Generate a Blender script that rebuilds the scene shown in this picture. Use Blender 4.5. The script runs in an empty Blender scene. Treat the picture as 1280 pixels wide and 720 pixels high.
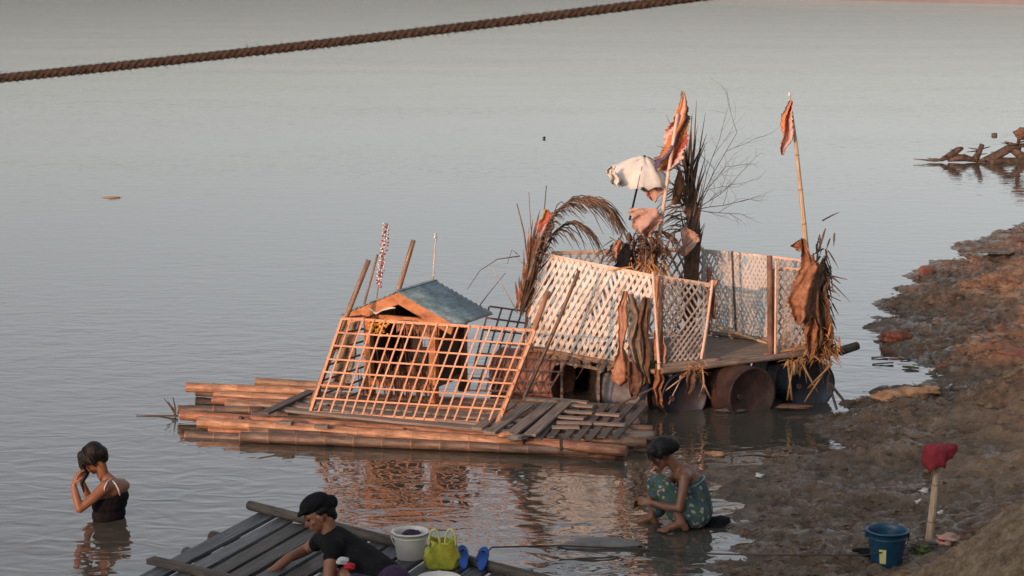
import bpy, bmesh, math, random
import numpy as np
from mathutils import Vector, Matrix
random.seed(7)
R = math.radians
S = bpy.context.scene
COL = S.collection

# ------------------------------------------------------------------ camera
F = 2489.0; CAMH = 4.7; PITCH = math.atan(420/F)
cd = bpy.data.cameras.new('camera'); cam = bpy.data.objects.new('camera', cd); COL.objects.link(cam)
cd.lens = 70; cd.sensor_width = 36; cd.clip_end = 5000; cd.clip_start = .1
cam.location = (0, 0, CAMH); cam.rotation_euler = (R(90)-PITCH, 0, 0)
cd.dof.use_dof = True; cd.dof.focus_distance = 20; cd.dof.aperture_fstop = 8.0
S.camera = cam
# ------------------------------------------------------------------ world, sun
SUN_AZ = 35; SUN_EL = 12
w = bpy.data.worlds.new('World'); S.world = w; w.use_nodes = True
nt = w.node_tree; bg = nt.nodes['Background']
sky = nt.nodes.new('ShaderNodeTexSky'); sky.sky_type = 'NISHITA'; sky.sun_disc = False
sky.sun_elevation = R(SUN_EL); sky.sun_rotation = R(180+SUN_AZ)
sky.air_density = 1.0; sky.dust_density = 2.9; sky.ozone_density = 1.0; sky.altitude = 50
hs = nt.nodes.new('ShaderNodeHueSaturation'); hs.inputs['Saturation'].default_value = .30
nt.links.new(sky.outputs[0], hs.inputs['Color']); hz = nt.nodes.new('ShaderNodeMixRGB'); hz.blend_type = 'MULTIPLY'; hz.inputs[0].default_value = 1; hz.inputs[2].default_value = (1.01, .992, 1.01, 1)
nt.links.new(hs.outputs[0], hz.inputs[1]); nt.links.new(hz.outputs[0], bg.inputs[0])
bg.inputs[1].default_value = .14
sd = bpy.data.lights.new('sun', 'SUN'); sun = bpy.data.objects.new('sun', sd); COL.objects.link(sun)
sd.energy = 2.0; sd.angle = R(.8); sd.color = (1, .50, .27)
tosun = Vector((-math.sin(R(SUN_AZ))*math.cos(R(SUN_EL)), -math.cos(R(SUN_AZ))*math.cos(R(SUN_EL)), math.sin(R(SUN_EL))))
sun.rotation_euler = tosun.to_track_quat('Z', 'Y').to_euler(); sun.location = (-20, -20, 15)
S.view_settings.view_transform = 'Standard'; S.view_settings.look = 'None'
S.view_settings.gamma = 1; S.view_settings.use_curve_mapping = False; S.view_settings.exposure = .66
S.render.engine = 'CYCLES'

# ------------------------------------------------------------------ helpers
fwd = Vector((0, math.cos(PITCH), -math.sin(PITCH))); upv = Vector((0, math.sin(PITCH), math.cos(PITCH)))
def ray(px, py): return fwd + Vector(((px-640)/F, 0, 0)) + upv*((360-py)/F)
def D(px, py, Y):
    d = ray(px, py); return Vector((0, 0, CAMH)) + d*(Y/d.y)
def G(px, py, z=0.0):
    d = ray(px, py); return Vector((0, 0, CAMH)) + d*((z-CAMH)/d.z)
def U(a, b): return random.uniform(a, b)

class MB:
    def __init__(s): s.v = []; s.f = []; s.uv = []; s.sm = []
    def add(s, vs, fs, uvs=None, smooth=False):
        o = len(s.v); s.v += [tuple(p) for p in vs]
        for i, f in enumerate(fs):
            s.f.append([o+k for k in f]); s.sm.append(smooth)
            s.uv.append(uvs[i] if uvs else [(0, 0)]*len(f))
    def bar(s, a, b, w, t, n=(0, 0, 1), u0=None):
        """box from a to b, width w (across), thickness t (along n)"""
        a = Vector(a); b = Vector(b); d = b-a; L = d.length
        if L < 1e-6: return
        d.normalize(); n = Vector(n); n = (n - d*n.dot(d))
        if n.length < 1e-4: n = d.orthogonal()
        n.normalize(); c = d.cross(n)
        vs = []
        for p in (a, b):
            for sx, sz in ((-1, -1), (1, -1), (1, 1), (-1, 1)):
                vs.append(p + c*(sx*w/2) + n*(sz*t/2))
        u0 = U(0, 20) if u0 is None else u0
        fs = [(3, 2, 1, 0), (4, 5, 6, 7)]; uvs = [[(u0, 0), (u0+w, 0), (u0+w, t), (u0, t)]]*2
        for k in range(4):
            j = (k+1) % 4; fs.append((k, j, 4+j, 4+k)); v0 = k*.13
            wd = w if k % 2 == 0 else t
            uvs.append([(u0, v0), (u0, v0+wd), (u0+L, v0+wd), (u0+L, v0)])
        s.add(vs, fs, uvs)
    def box(s, c, sx, sy, sz, M=None):
        M = M or Matrix(); c = Vector(c)
        vs = [c + M @ Vector((x*sx/2, y*sy/2, z*sz/2)) for x, y, z in
              ((-1,-1,-1),(1,-1,-1),(1,1,-1),(-1,1,-1),(-1,-1,1),(1,-1,1),(1,1,1),(-1,1,1))]
        fs = [(3,2,1,0),(4,5,6,7),(0,1,5,4),(1,2,6,5),(2,3,7,6),(3,0,4,7)]
        s.add(vs, fs, [[(0,0),(1,0),(1,1),(0,1)]]*6)
    def tube(s, pts, rad, n=8, cap=True, smooth=True, u0=None):
        pts = [Vector(p) for p in pts]; m = len(pts)
        if not hasattr(rad, '__len__'): rad = [rad]*m
        tang = []
        for i in range(m):
            t = pts[min(i+1, m-1)] - pts[max(i-1, 0)]
            tang.append(t.normalized() if t.length > 1e-9 else Vector((0,0,1)))
        nrm = tang[0].orthogonal().normalized(); vs = []; L = 0; Ls = []
        for i in range(m):
            nrm = nrm - tang[i]*nrm.dot(tang[i])
            nrm = nrm.normalized() if nrm.length > 1e-6 else tang[i].orthogonal().normalized()
            b = tang[i].cross(nrm)
            if i: L += (pts[i]-pts[i-1]).length
            Ls.append(L)
            for k in range(n):
                a = 2*math.pi*k/n; vs.append(pts[i] + (nrm*math.cos(a)+b*math.sin(a))*rad[i])
        fs = []; uvs = []; u0 = U(0, 20) if u0 is None else u0
        for i in range(m-1):
            for k in range(n):
                j = (k+1) % n; fs.append((i*n+k, i*n+j, (i+1)*n+j, (i+1)*n+k))
                va, vb = k/n*.3, (k+1)/n*.3
                uvs.append([(u0+Ls[i], va), (u0+Ls[i], vb), (u0+Ls[i+1], vb), (u0+Ls[i+1], va)])
        s.add(vs, fs, uvs, smooth)
        if cap:
            o = len(s.v)-len(vs)
            for base, rev in ((0, True), ((m-1)*n, False)):
                f = [o+base+k for k in range(n)]
                if rev: f = f[::-1]
                s.f.append(f); s.sm.append(False); s.uv.append([(u0+.001, 0)]*n)
    def grid(s, P, nu, nv, smooth=True, uv=None):
        vs = [P[i][j] for i in range(nu) for j in range(nv)]; fs = []; uvs = []
        for i in range(nu-1):
            for j in range(nv-1):
                fs.append((i*nv+j, (i+1)*nv+j, (i+1)*nv+j+1, i*nv+j+1))
                q = [(i, j), (i+1, j), (i+1, j+1), (i, j+1)]
                uvs.append([(b/(nv-1), a/(nu-1)) for a, b in q])
        s.add(vs, fs, uvs, smooth)
    def ell(s, c, r, M=None, n=12, m=8):
        M = M or Matrix(); c = Vector(c); vs = [c + M @ Vector((0, 0, -r[2]))]
        for i in range(1, m):
            t = -math.pi/2 + math.pi*i/m
            for k in range(n):
                a = 2*math.pi*k/n
                vs.append(c + M @ Vector((r[0]*math.cos(t)*math.cos(a), r[1]*math.cos(t)*math.sin(a), r[2]*math.sin(t))))
        vs.append(c + M @ Vector((0, 0, r[2]))); fs = []
        for k in range(n): fs.append((0, 1+(k+1) % n, 1+k))
        for i in range(m-2):
            for k in range(n):
                a = 1+i*n; j = (k+1) % n; fs.append((a+k, a+j, a+n+j, a+n+k))
        a = 1+(m-2)*n
        for k in range(n): fs.append((a+k, a+(k+1) % n, len(vs)-1))
        s.add(vs, fs, None, True)
    def build(s, name, mat, parent=None):
        me = bpy.data.meshes.new(name); me.from_pydata(s.v, [], s.f)
        ul = me.uv_layers.new(name='UVMap'); flat = [c for f in s.uv for q in f for c in q]
        ul.data.foreach_set('uv', flat); me.polygons.foreach_set('use_smooth', s.sm)
        me.materials.append(mat); me.update()
        o = bpy.data.objects.new(name, me); COL.objects.link(o)
        if parent: o.parent = parent; o.matrix_parent_inverse = parent_inv(parent)
        return o
def parent_inv(p):
    m = Matrix(); q = p
    chain = []
    while q: chain.append(q); q = q.parent
    if len(chain) == 1: return Matrix.LocRotScale(p.location, p.rotation_euler, p.scale).inverted()
    # parent of second level: its own mesh carries world coordinates
    return Matrix()
def tag(o, label=None, cat=None, group=None, kind=None):
    if label: o['label'] = label
    if cat: o['category'] = cat
    if group: o['group'] = group
    if kind: o['kind'] = kind
    return o
def thing(name, label, cat, loc, group=None):
    o = bpy.data.objects.new(name, None); COL.objects.link(o); o.location = loc
    o.empty_display_size = .1
    return tag(o, label, cat, group)
def sub(mb, name, mat, part):
    """sub-part: same frame as its part"""
    o = mb.build(name, mat); o.parent = part; return o
def solid(o, t=.004):
    m = o.modifiers.new('solidify', 'SOLIDIFY'); m.thickness = t; m.offset = 0; return o

# ------------------------------------------------------------------ materials
def mat(name, cols, scale=6, stretch=(1, 1, 1), rough=.7, bump=.15, bscale=None, coord='Object', metal=0, detail=5, contrast=.18, spec=.5, thin=0):
    m = bpy.data.materials.new(name); m.use_nodes = True; t = m.node_tree; N = t.nodes; L = t.links
    b = N['Principled BSDF']; b.inputs['Roughness'].default_value = rough; b.inputs['Metallic'].default_value = metal
    b.inputs['Specular IOR Level'].default_value = spec
    tc = N.new('ShaderNodeTexCoord'); mp = N.new('ShaderNodeMapping'); mp.inputs['Scale'].default_value = stretch
    L.new(tc.outputs[coord], mp.inputs[0])
    no = N.new('ShaderNodeTexNoise'); no.inputs['Scale'].default_value = scale; no.inputs['Detail'].default_value = detail
    no.inputs['Roughness'].default_value = .62
    L.new(mp.outputs[0], no.inputs['Vector'])
    cr = N.new('ShaderNodeValToRGB'); e = cr.color_ramp.elements
    n = len(cols); lo, hi = .5-contrast, .5+contrast
    if n == 1: cols = [cols[0], tuple(c*.8 for c in cols[0])]; n = 2
    for i, c in enumerate(cols):
        p = lo+(hi-lo)*i/(n-1)
        el = e[i] if i < 2 else e.new(p)
        el.position = p; el.color = (*c, 1)
    L.new(no.outputs['Fac'], cr.inputs[0]); L.new(cr.outputs[0], b.inputs['Base Color'])
    if bump:
        n2 = N.new('ShaderNodeTexNoise'); n2.inputs['Scale'].default_value = bscale or scale*3; n2.inputs['Detail'].default_value = 6
        L.new(mp.outputs[0], n2.inputs['Vector'])
        bp = N.new('ShaderNodeBump'); bp.inputs['Strength'].default_value = bump; bp.inputs['Distance'].default_value = .02
        L.new(n2.outputs['Fac'], bp.inputs['Height']); L.new(bp.outputs[0], b.inputs['Normal'])
    if thin:
        b.inputs['Subsurface Weight'].default_value = 0
        tr = N.new('ShaderNodeBsdfTranslucent'); mx = N.new('ShaderNodeMixShader'); mx.inputs[0].default_value = thin
        L.new(cr.outputs[0], tr.inputs[0]); L.new(b.outputs[0], mx.inputs[1]); L.new(tr.outputs[0], mx.inputs[2])
        L.new(mx.outputs[0], N['Material Output'].inputs[0])
    return m
def bamboo_mat(name, c1, c2, node=(.22, .12, .07), ring=True):
    """UV: x runs along the pole in metres; dark rings where the culm has its nodes"""
    m = mat(name, [tuple(c*.35 for c in c1), c1, c2], scale=2.6, stretch=(1.6, 12, 1), rough=.5, bump=.3, coord='UV', contrast=.2, detail=8)
    t = m.node_tree; N = t.nodes; L = t.links; b = N['Principled BSDF']
    cr = [n for n in N if n.type == 'VALTORGB'][0]
    if ring:
        uv = N.new('ShaderNodeTexCoord'); sp = N.new('ShaderNodeSeparateXYZ'); L.new(uv.outputs['UV'], sp.inputs[0])
        a = N.new('ShaderNodeMath'); a.operation = 'MULTIPLY'; a.inputs[1].default_value = 1/.36; L.new(sp.outputs[0], a.inputs[0])
        f = N.new('ShaderNodeMath'); f.operation = 'FRACT'; L.new(a.outputs[0], f.inputs[0])
        g = N.new('ShaderNodeMath'); g.operation = 'LESS_THAN'; g.inputs[1].default_value = .035; L.new(f.outputs[0], g.inputs[0])
        mx = N.new('ShaderNodeMixRGB'); mx.inputs[2].default_value = (*node, 1)
        L.new(g.outputs[0], mx.inputs[0]); L.new(cr.outputs[0], mx.inputs[1]); L.new(mx.outputs[0], b.inputs['Base Color'])
    return m
M = {}
M['bamboo'] = bamboo_mat('bamboo', (.34, .17, .09), (.55, .33, .20))
M['bamboo2'] = bamboo_mat('bamboo_aged', (.22, .125, .075), (.42, .27, .17))
M['bamboo_red'] = bamboo_mat('bamboo_red', (.25, .10, .05), (.46, .24, .13))
M['bamboo_grey'] = bamboo_mat('bamboo_grey', (.19, .15, .12), (.30, .25, .20))
M['bamboo_dark'] = bamboo_mat('bamboo_dark', (.11, .07, .05), (.20, .14, .10))
M['bamboo_pale'] = bamboo_mat('bamboo_pale', (.46, .34, .22), (.64, .50, .36))
M['pole_pink'] = mat('pole_pink', [(.5, .36, .28), (.7, .52, .42)], scale=4, rough=.6)
M['slat'] = mat('slat', [(.38, .15, .08), (.54, .27, .15), (.62, .35, .22)], scale=3, coord='UV', stretch=(1, 8, 1), rough=.6)
M['slat_shaded'] = mat('slat_shaded', [(.10, .06, .05), (.2, .13, .10)], scale=5, rough=.7)  # darkened copy of the slat colour, painting the rear lattice as unlit
M['plank'] = mat('plank_grey', [(.10, .08, .07), (.20, .17, .145), (.30, .26, .22)], scale=2.5, coord='UV', stretch=(1, 16, 1), rough=.8, bump=.4)
M['plank_dark'] = mat('plank_dark', [(.06, .05, .045), (.13, .11, .10)], scale=3, coord='UV', stretch=(1, 14, 1), rough=.75, bump=.35)
M['dock'] = mat('dock_plank', [(.025, .026, .03), (.065, .067, .072), (.13, .13, .125)], scale=2.4, coord='UV', stretch=(1, 12, 1), rough=.55, bump=.5)
M['dock2'] = mat('dock_plank_brown', [(.025, .021, .018), (.06, .05, .042), (.11, .095, .078)], scale=2.1, coord='UV', stretch=(1.3, 12, 1), rough=.6, bump=.5)
M['dock3'] = mat('dock_plank_pale', [(.04, .04, .042), (.09, .09, .09), (.17, .165, .155)], scale=3.1, coord='UV', stretch=(1, 10, 1), rough=.5, bump=.5)
M['log_dark'] = mat('log_dark', [(.03, .024, .02), (.075, .06, .05), (.13, .105, .085)], scale=4, coord='UV', stretch=(1, 5, 1), rough=.8, bump=.5)
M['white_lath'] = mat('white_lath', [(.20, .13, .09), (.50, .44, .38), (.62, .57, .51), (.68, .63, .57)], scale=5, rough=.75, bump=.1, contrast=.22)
M['white_lath_shade'] = mat('shaded_lath', [(.13, .10, .08), (.32, .29, .27), (.46, .42, .39)], scale=6, rough=.8, bump=.1, contrast=.2)  # grey copy of the white lath, with shade put into the colour
M['white_mesh'] = mat('pale_mesh', [(.42, .40, .38), (.56, .54, .51)], scale=4, rough=.8)
M['ped'] = mat('pediment_wood', [(.22, .075, .025), (.42, .16, .06), (.50, .22, .09)], scale=6, stretch=(1, 1, 2), rough=.6)
M['tin'] = mat('tin_roof', [(.12, .07, .05), (.09, .17, .20), (.17, .26, .30), (.30, .36, .37)], scale=6, rough=.5, bump=.3, contrast=.2, detail=8)
M['dark'] = mat('interior_shade_dark', [(.018, .014, .012), (.04, .03, .025)], scale=6)  # near-black tone puts the interior shade into walls and lining
M['brownwood'] = mat('brown_wood', [(.10, .05, .03), (.26, .12, .06)], scale=8, rough=.7)
M['drum_pink'] = mat('rust_pink_drum', [(.07, .04, .03), (.26, .11, .08), (.40, .22, .17)], scale=5, rough=.6, bump=.2, contrast=.2)
M['drum_rust'] = mat('rust_drum', [(.02, .012, .009), (.055, .025, .018), (.085, .042, .03)], scale=7, rough=.75, bump=.3, contrast=.2)  # rust tones lowered so the deck's shadow sits in the colour
M['drum_blue'] = mat('blue_drum', [(.035, .02, .014), (.010, .016, .03), (.014, .026, .052)], scale=4, rough=.5, bump=.15, contrast=.16)  # blue taken near black to carry the shade below the deck
M['drum_grey'] = mat('grey_drum', [(.06, .04, .03), (.11, .11, .12), (.20, .20, .21)], scale=6, rough=.6, bump=.2, contrast=.2)
M['leafor'] = mat('dry_leaf_orange', [(.10, .045, .022), (.27, .115, .055), (.40, .20, .10)], scale=14, rough=.75, bump=.3, thin=.15)
M['leafbr'] = mat('dry_leaf_brown', [(.04, .022, .015), (.12, .06, .035), (.21, .115, .07)], scale=14, rough=.8, bump=.3, thin=.1)
M['leafgrey'] = mat('dry_leaf_greyish', [(.07, .05, .035), (.17, .125, .09), (.27, .21, .155)], scale=14, rough=.8, bump=.3)
M['frond'] = mat('frond', [(.045, .03, .022), (.10, .065, .045), (.20, .12, .07)], scale=5, rough=.7, bump=0)
M['twig'] = mat('twig', [(.05, .035, .03), (.11, .08, .06)], scale=8, rough=.8, bump=0)
M['straw'] = mat('straw', [(.30, .13, .05), (.55, .28, .10)], scale=10, rough=.7, bump=0)
M['umb'] = mat('umbrella_cloth', [(.62, .58, .52), (.80, .77, .72)], scale=4, rough=.8, bump=.2, thin=.15)
M['pinkcloth'] = mat('pink_cloth', [(.45, .26, .20), (.62, .42, .35)], scale=6, rough=.85, bump=.3, thin=.2)
M['orcloth'] = mat('orange_cloth', [(.20, .085, .045), (.40, .20, .12), (.42, .27, .20)], scale=9, rough=.85, bump=.3, thin=.1)
M['black'] = mat('black_cloth', [(.006, .006, .007), (.012, .012, .014)], scale=12, rough=.9, bump=.4, spec=.15)
M['skin'] = mat('skin', [(.20, .085, .045), (.27, .12, .065)], scale=10, rough=.5, bump=.05)
M['skin_dark'] = mat('skin_dark', [(.15, .064, .036), (.20, .088, .05)], scale=10, rough=.5, bump=.05)
M['hair'] = mat('hair', [(.005, .004, .004), (.012, .010, .010)], scale=40, rough=.5, bump=.4, spec=.25)
M['whitep'] = mat('white_plastic', [(.55, .54, .50), (.66, .65, .60)], scale=3, rough=.4, bump=.03)
M['yellowp'] = mat('yellow_plastic', [(.30, .32, .03), (.52, .54, .07), (.45, .30, .03)], scale=7, rough=.4, bump=.1, thin=.2)
M['ypale'] = mat('pale_yellow_plastic', [(.66, .66, .28)], scale=5, rough=.4, bump=0)
M['bluep'] = mat('blue_plastic', [(.006, .042, .085), (.012, .065, .125)], scale=5, rough=.4, bump=.05)
M['bluep2'] = mat('blue_rubber', [(.012, .06, .30), (.02, .085, .38)], scale=5, rough=.5, bump=.05)
M['purple'] = mat('purple_cloth', [(.02, .008, .03), (.045, .02, .06)], scale=14, rough=.9, bump=.3)
M['red'] = mat('crimson_cloth', [(.17, .012, .022), (.28, .02, .035)], scale=14, rough=.9, bump=.4)
M['redb'] = mat('red_cloth', [(.5, .02, .03)], scale=14, rough=.9, bump=.2)
M['white'] = mat('white_paint', [(.6, .6, .58)], scale=8, rough=.6, bump=.05)
M['rope'] = mat('rope', [(.03, .02, .014), (.075, .047, .032), (.11, .07, .05)], scale=60, rough=.9, bump=.8, bscale=300)
M['cord'] = mat('cord', [(.06, .05, .045)], rough=.8)
M['stone'] = mat('stone', [(.10, .095, .09), (.20, .19, .18)], scale=9, rough=.6, bump=.4)
M['brick'] = mat('brick_red', [(.14, .05, .03), (.24, .09, .055)], scale=12, rough=.85, bump=.3)
M['driftred'] = mat('driftwood_red', [(.05, .03, .025), (.15, .075, .05), (.24, .14, .10)], scale=6, rough=.8, bump=.4)
M['driftdk'] = mat('driftwood_dark', [(.02, .015, .012), (.06, .038, .028), (.13, .08, .055)], scale=9, rough=.9, bump=.6)
M['sack'] = mat('sack', [(.22, .10, .04), (.42, .22, .11), (.50, .32, .19)], scale=7, rough=.85, bump=.4)
M['green'] = mat('green', [(.05, .09, .02), (.12, .16, .04)], scale=9, rough=.7)
M['yellowfl'] = mat('yellow_flower', [(.6, .22, .02), (.75, .42, .04)], scale=20, rough=.7)
M['litterm'] = mat('litter', [(.04, .03, .025), (.15, .085, .05), (.30, .17, .10)], scale=1.7, detail=8, rough=.85, bump=0, contrast=.2)

# floral sarong
def sarong():
    m = mat('floral_sarong', [(.02, .05, .06), (.045, .10, .12)], scale=9, rough=.8, bump=.3)
    t = m.node_tree; N = t.nodes; L = t.links; b = N['Principled BSDF']; cr = [n for n in N if n.type == 'VALTORGB'][0]
    prev = cr.outputs[0]
    for sc, th, c, off in ((20, .36, (.04, .10, .035), 0), (17, .27, (.30, .28, .20), 3), (24, .24, (.20, .07, .05), 7)):
        tc = N.new('ShaderNodeTexCoord'); mp = N.new('ShaderNodeMapping'); mp.inputs['Location'].default_value = (off, off, off)
        L.new(tc.outputs['Object'], mp.inputs[0])
        nz = N.new('ShaderNodeTexNoise'); nz.inputs['Scale'].default_value = 30; L.new(mp.outputs[0], nz.inputs['Vector'])
        ad = N.new('ShaderNodeMixRGB'); ad.blend_type = 'ADD'; ad.inputs[0].default_value = .04
        L.new(mp.outputs[0], ad.inputs[1]); L.new(nz.outputs['Color'], ad.inputs[2])
        vo = N.new('ShaderNodeTexVoronoi'); vo.inputs['Scale'].default_value = sc; L.new(ad.outputs[0], vo.inputs['Vector'])
        lt = N.new('ShaderNodeMath'); lt.operation = 'LESS_THAN'; lt.inputs[1].default_value = th; L.new(vo.outputs['Distance'], lt.inputs[0])
        mx = N.new('ShaderNodeMixRGB'); mx.inputs[2].default_value = (*c, 1)
        L.new(lt.outputs[0], mx.inputs[0]); L.new(prev, mx.inputs[1]); prev = mx.outputs[0]
    L.new(prev, b.inputs['Base Color']); return m
M['sarong'] = sarong()
# five-striped flag cloth: stripes are woven into the cloth (UV)
def stripes(name, cols):
    m = bpy.data.materials.new(name); m.use_nodes = True; N = m.node_tree.nodes; L = m.node_tree.links; b = N['Principled BSDF']
    b.inputs['Roughness'].default_value = .85
    tc = N.new('ShaderNodeTexCoord'); sp = N.new('ShaderNodeSeparateXYZ'); L.new(tc.outputs['UV'], sp.inputs[0])
    cr = N.new('ShaderNodeValToRGB'); cr.color_ramp.interpolation = 'CONSTANT'; e = cr.color_ramp.elements
    for i, c in enumerate(cols):
        p = i/len(cols); el = e[i] if i < 2 else e.new(p); el.position = p; el.color = (*c, 1)
    sx_ = N.new('ShaderNodeMath'); sx_.operation = 'MULTIPLY_ADD'; sx_.inputs[1].default_value = .45; sy_ = N.new('ShaderNodeMath'); sy_.operation = 'MULTIPLY'; sy_.inputs[1].default_value = .55
    L.new(sp.outputs[1], sy_.inputs[0]); L.new(sp.outputs[0], sx_.inputs[0]); L.new(sy_.outputs[0], sx_.inputs[2]); L.new(sx_.outputs[0], cr.inputs[0])
    no = N.new('ShaderNodeTexNoise'); no.inputs['Scale'].default_value = 12; L.new(tc.outputs['Object'], no.inputs['Vector'])
    mx = N.new('ShaderNodeMixRGB'); mx.inputs[2].default_value = (.35, .2, .16, 1); nf = N.new('ShaderNodeMath'); nf.operation = 'MULTIPLY'; nf.inputs[1].default_value = .35; L.new(no.outputs[0], nf.inputs[0]); L.new(nf.outputs[0], mx.inputs[0]); L.new(cr.outputs[0], mx.inputs[1])
    L.new(mx.outputs[0], b.inputs['Base Color'])
    tr = N.new('ShaderNodeBsdfTranslucent'); ms = N.new('ShaderNodeMixShader'); ms.inputs[0].default_value = .15
    L.new(mx.outputs[0], tr.inputs[0]); L.new(b.outputs[0], ms.inputs[1]); L.new(tr.outputs[0], ms.inputs[2]); L.new(ms.outputs[0], N['Material Output'].inputs[0])
    return m
M['flag'] = stripes('striped_flag', [(.05, .05, .12), (.75, .42, .08), (.55, .12, .06), (.62, .42, .36), (.52, .18, .05), (.06, .06, .14), (.60, .33, .05), (.42, .06, .05), (.6, .45, .40), (.04, .04, .09)])
M['flag2'] = stripes('striped_flag_pale', [(.08, .05, .06), (.68, .24, .08), (.62, .17, .09), (.72, .46, .38), (.66, .46, .42), (.42, .16, .12)])
M['flag3'] = stripes('striped_flag_small', [(.5, .35, .05), (.45, .10, .05), (.6, .35, .32), (.55, .40, .42)])

# ------------------------------------------------------------------ water
def water_mat():
    m = bpy.data.materials.new('river_water'); m.use_nodes = True; t = m.node_tree; N = t.nodes; L = t.links; b = N['Principled BSDF']
    b.inputs['Base Color'].default_value = (.072, .066, .052, 1); b.inputs['Roughness'].default_value = .02; b.inputs['IOR'].default_value = 2.0
    tc = N.new('ShaderNodeTexCoord')
    def noise(scale, st, det=3, rough=.5, rot=0, dist=0):
        mp = N.new('ShaderNodeMapping'); mp.inputs['Scale'].default_value = st; mp.inputs['Rotation'].default_value = (0, 0, R(rot))
        L.new(tc.outputs['Object'], mp.inputs[0])
        no = N.new('ShaderNodeTexNoise'); no.inputs['Scale'].default_value = scale; no.inputs['Detail'].default_value = det
        no.inputs['Roughness'].default_value = rough; no.inputs['Distortion'].default_value = dist
        L.new(mp.outputs[0], no.inputs['Vector']); return no.outputs['Fac']
    def math_(op, a, bb):
        n = N.new('ShaderNodeMath'); n.operation = op
        for i, x in enumerate((a, bb)):
            if isinstance(x, (int, float)): n.inputs[i].default_value = x
            else: L.new(x, n.inputs[i])
        return n.outputs[0]
    # ripples: short wavelets, a longer swell, gust patches
    r1 = noise(5.0, (.55, 1, 1), 1.5, .45, 8, .8); r2 = noise(2.0, (.5, 1, 1), 2, .5, -6, .3); r3 = noise(.35, (.35, 1, 1), 2, .5, 4)
    gust = noise(.12, (.4, 1.3, 1), 3, .6, 3)
    gm = N.new('ShaderNodeMapRange'); gm.inputs[1].default_value = .38; gm.inputs[2].default_value = .65; gm.inputs[3].default_value = .55; gm.inputs[4].default_value = 1.0
    L.new(gust, gm.inputs[0])
    h = math_('ADD', math_('MULTIPLY', r1, .022), math_('MULTIPLY', r2, .018)); h = math_('ADD', h, math_('MULTIPLY', r3, .008))
    spw = N.new('ShaderNodeSeparateXYZ'); L.new(tc.outputs['Object'], spw.inputs[0])
    dm = N.new('ShaderNodeMapRange'); dm.inputs[1].default_value = 17; dm.inputs[2].default_value = 32; dm.inputs[3].default_value = 1.15; dm.inputs[4].default_value = .45; L.new(spw.outputs[1], dm.inputs[0])
    h = math_('MULTIPLY', math_('MULTIPLY', h, gm.outputs[0]), dm.outputs[0])
    # small rings spreading from the two women
    for px_, py_, k_, am in ((133, 663, 34, .0035), (812, 668, 42, .0030), (850, 676, 30, .0025)):
        c_ = G(px_, py_); vd = N.new('ShaderNodeVectorMath'); vd.operation = 'DISTANCE'; L.new(tc.outputs['Object'], vd.inputs[0]); vd.inputs[1].default_value = c_
        dw = math_('ADD', vd.outputs['Value'], math_('MULTIPLY', r2, .25))
        ring = math_('SINE', math_('MULTIPLY', dw, k_), 0); fall = math_('POWER', 2.718, math_('MULTIPLY', vd.outputs['Value'], -2.6))
        h = math_('ADD', h, math_('MULTIPLY', math_('MULTIPLY', ring, fall), am))
    bp = N.new('ShaderNodeBump'); bp.inputs['Strength'].default_value = .6; bp.inputs['Distance'].default_value = 1.0
    L.new(h, bp.inputs['Height']); L.new(bp.outputs[0], b.inputs['Normal'])
    return m
mb = MB(); mb.add([(-900, -60, 0), (900, -60, 0), (900, 1500, 0), (-900, 1500, 0)], [(0, 1, 2, 3)])
wt = mb.build('river_water', water_mat()); tag(wt, kind='structure')

# ------------------------------------------------------------------ terrain
rng = np.random.RandomState(3); TAB = rng.rand(256, 256)
def vnoise(x, y):
    xi = np.floor(x).astype(int); yi = np.floor(y).astype(int); fx = x-xi; fy = y-yi
    fx = fx*fx*(3-2*fx); fy = fy*fy*(3-2*fy)
    g = lambda a, b: TAB[a % 256, b % 256]
    return (g(xi, yi)*(1-fx)+g(xi+1, yi)*fx)*(1-fy) + (g(xi, yi+1)*(1-fx)+g(xi+1, yi+1)*fx)*fy - .5
def sstep(a, b, x): t = np.clip((x-a)/(b-a), 0, 1); return t*t*(3-2*t)
SH = [G(*p) for p in ((1420, 225), (1300, 275), (1230, 298), (1150, 345), (1100, 385), (1115, 425), (1168, 460), (1140, 480), (1090, 494), (1045, 506), (1010, 530), (955, 565), (925, 600), (945, 640), (905, 690), (880, 730))]
SY = np.array([60., 44.] + [p.y for p in SH] + [12.5, 9, -60]); SX = np.array([SH[0].x+12, SH[0].x+4] + [p.x for p in SH] + [1.0, .4, -40.])
o_ = np.argsort(SY); SY = SY[o_]; SX = SX[o_]
def shore(y): return np.interp(y, SY, SX)
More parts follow.
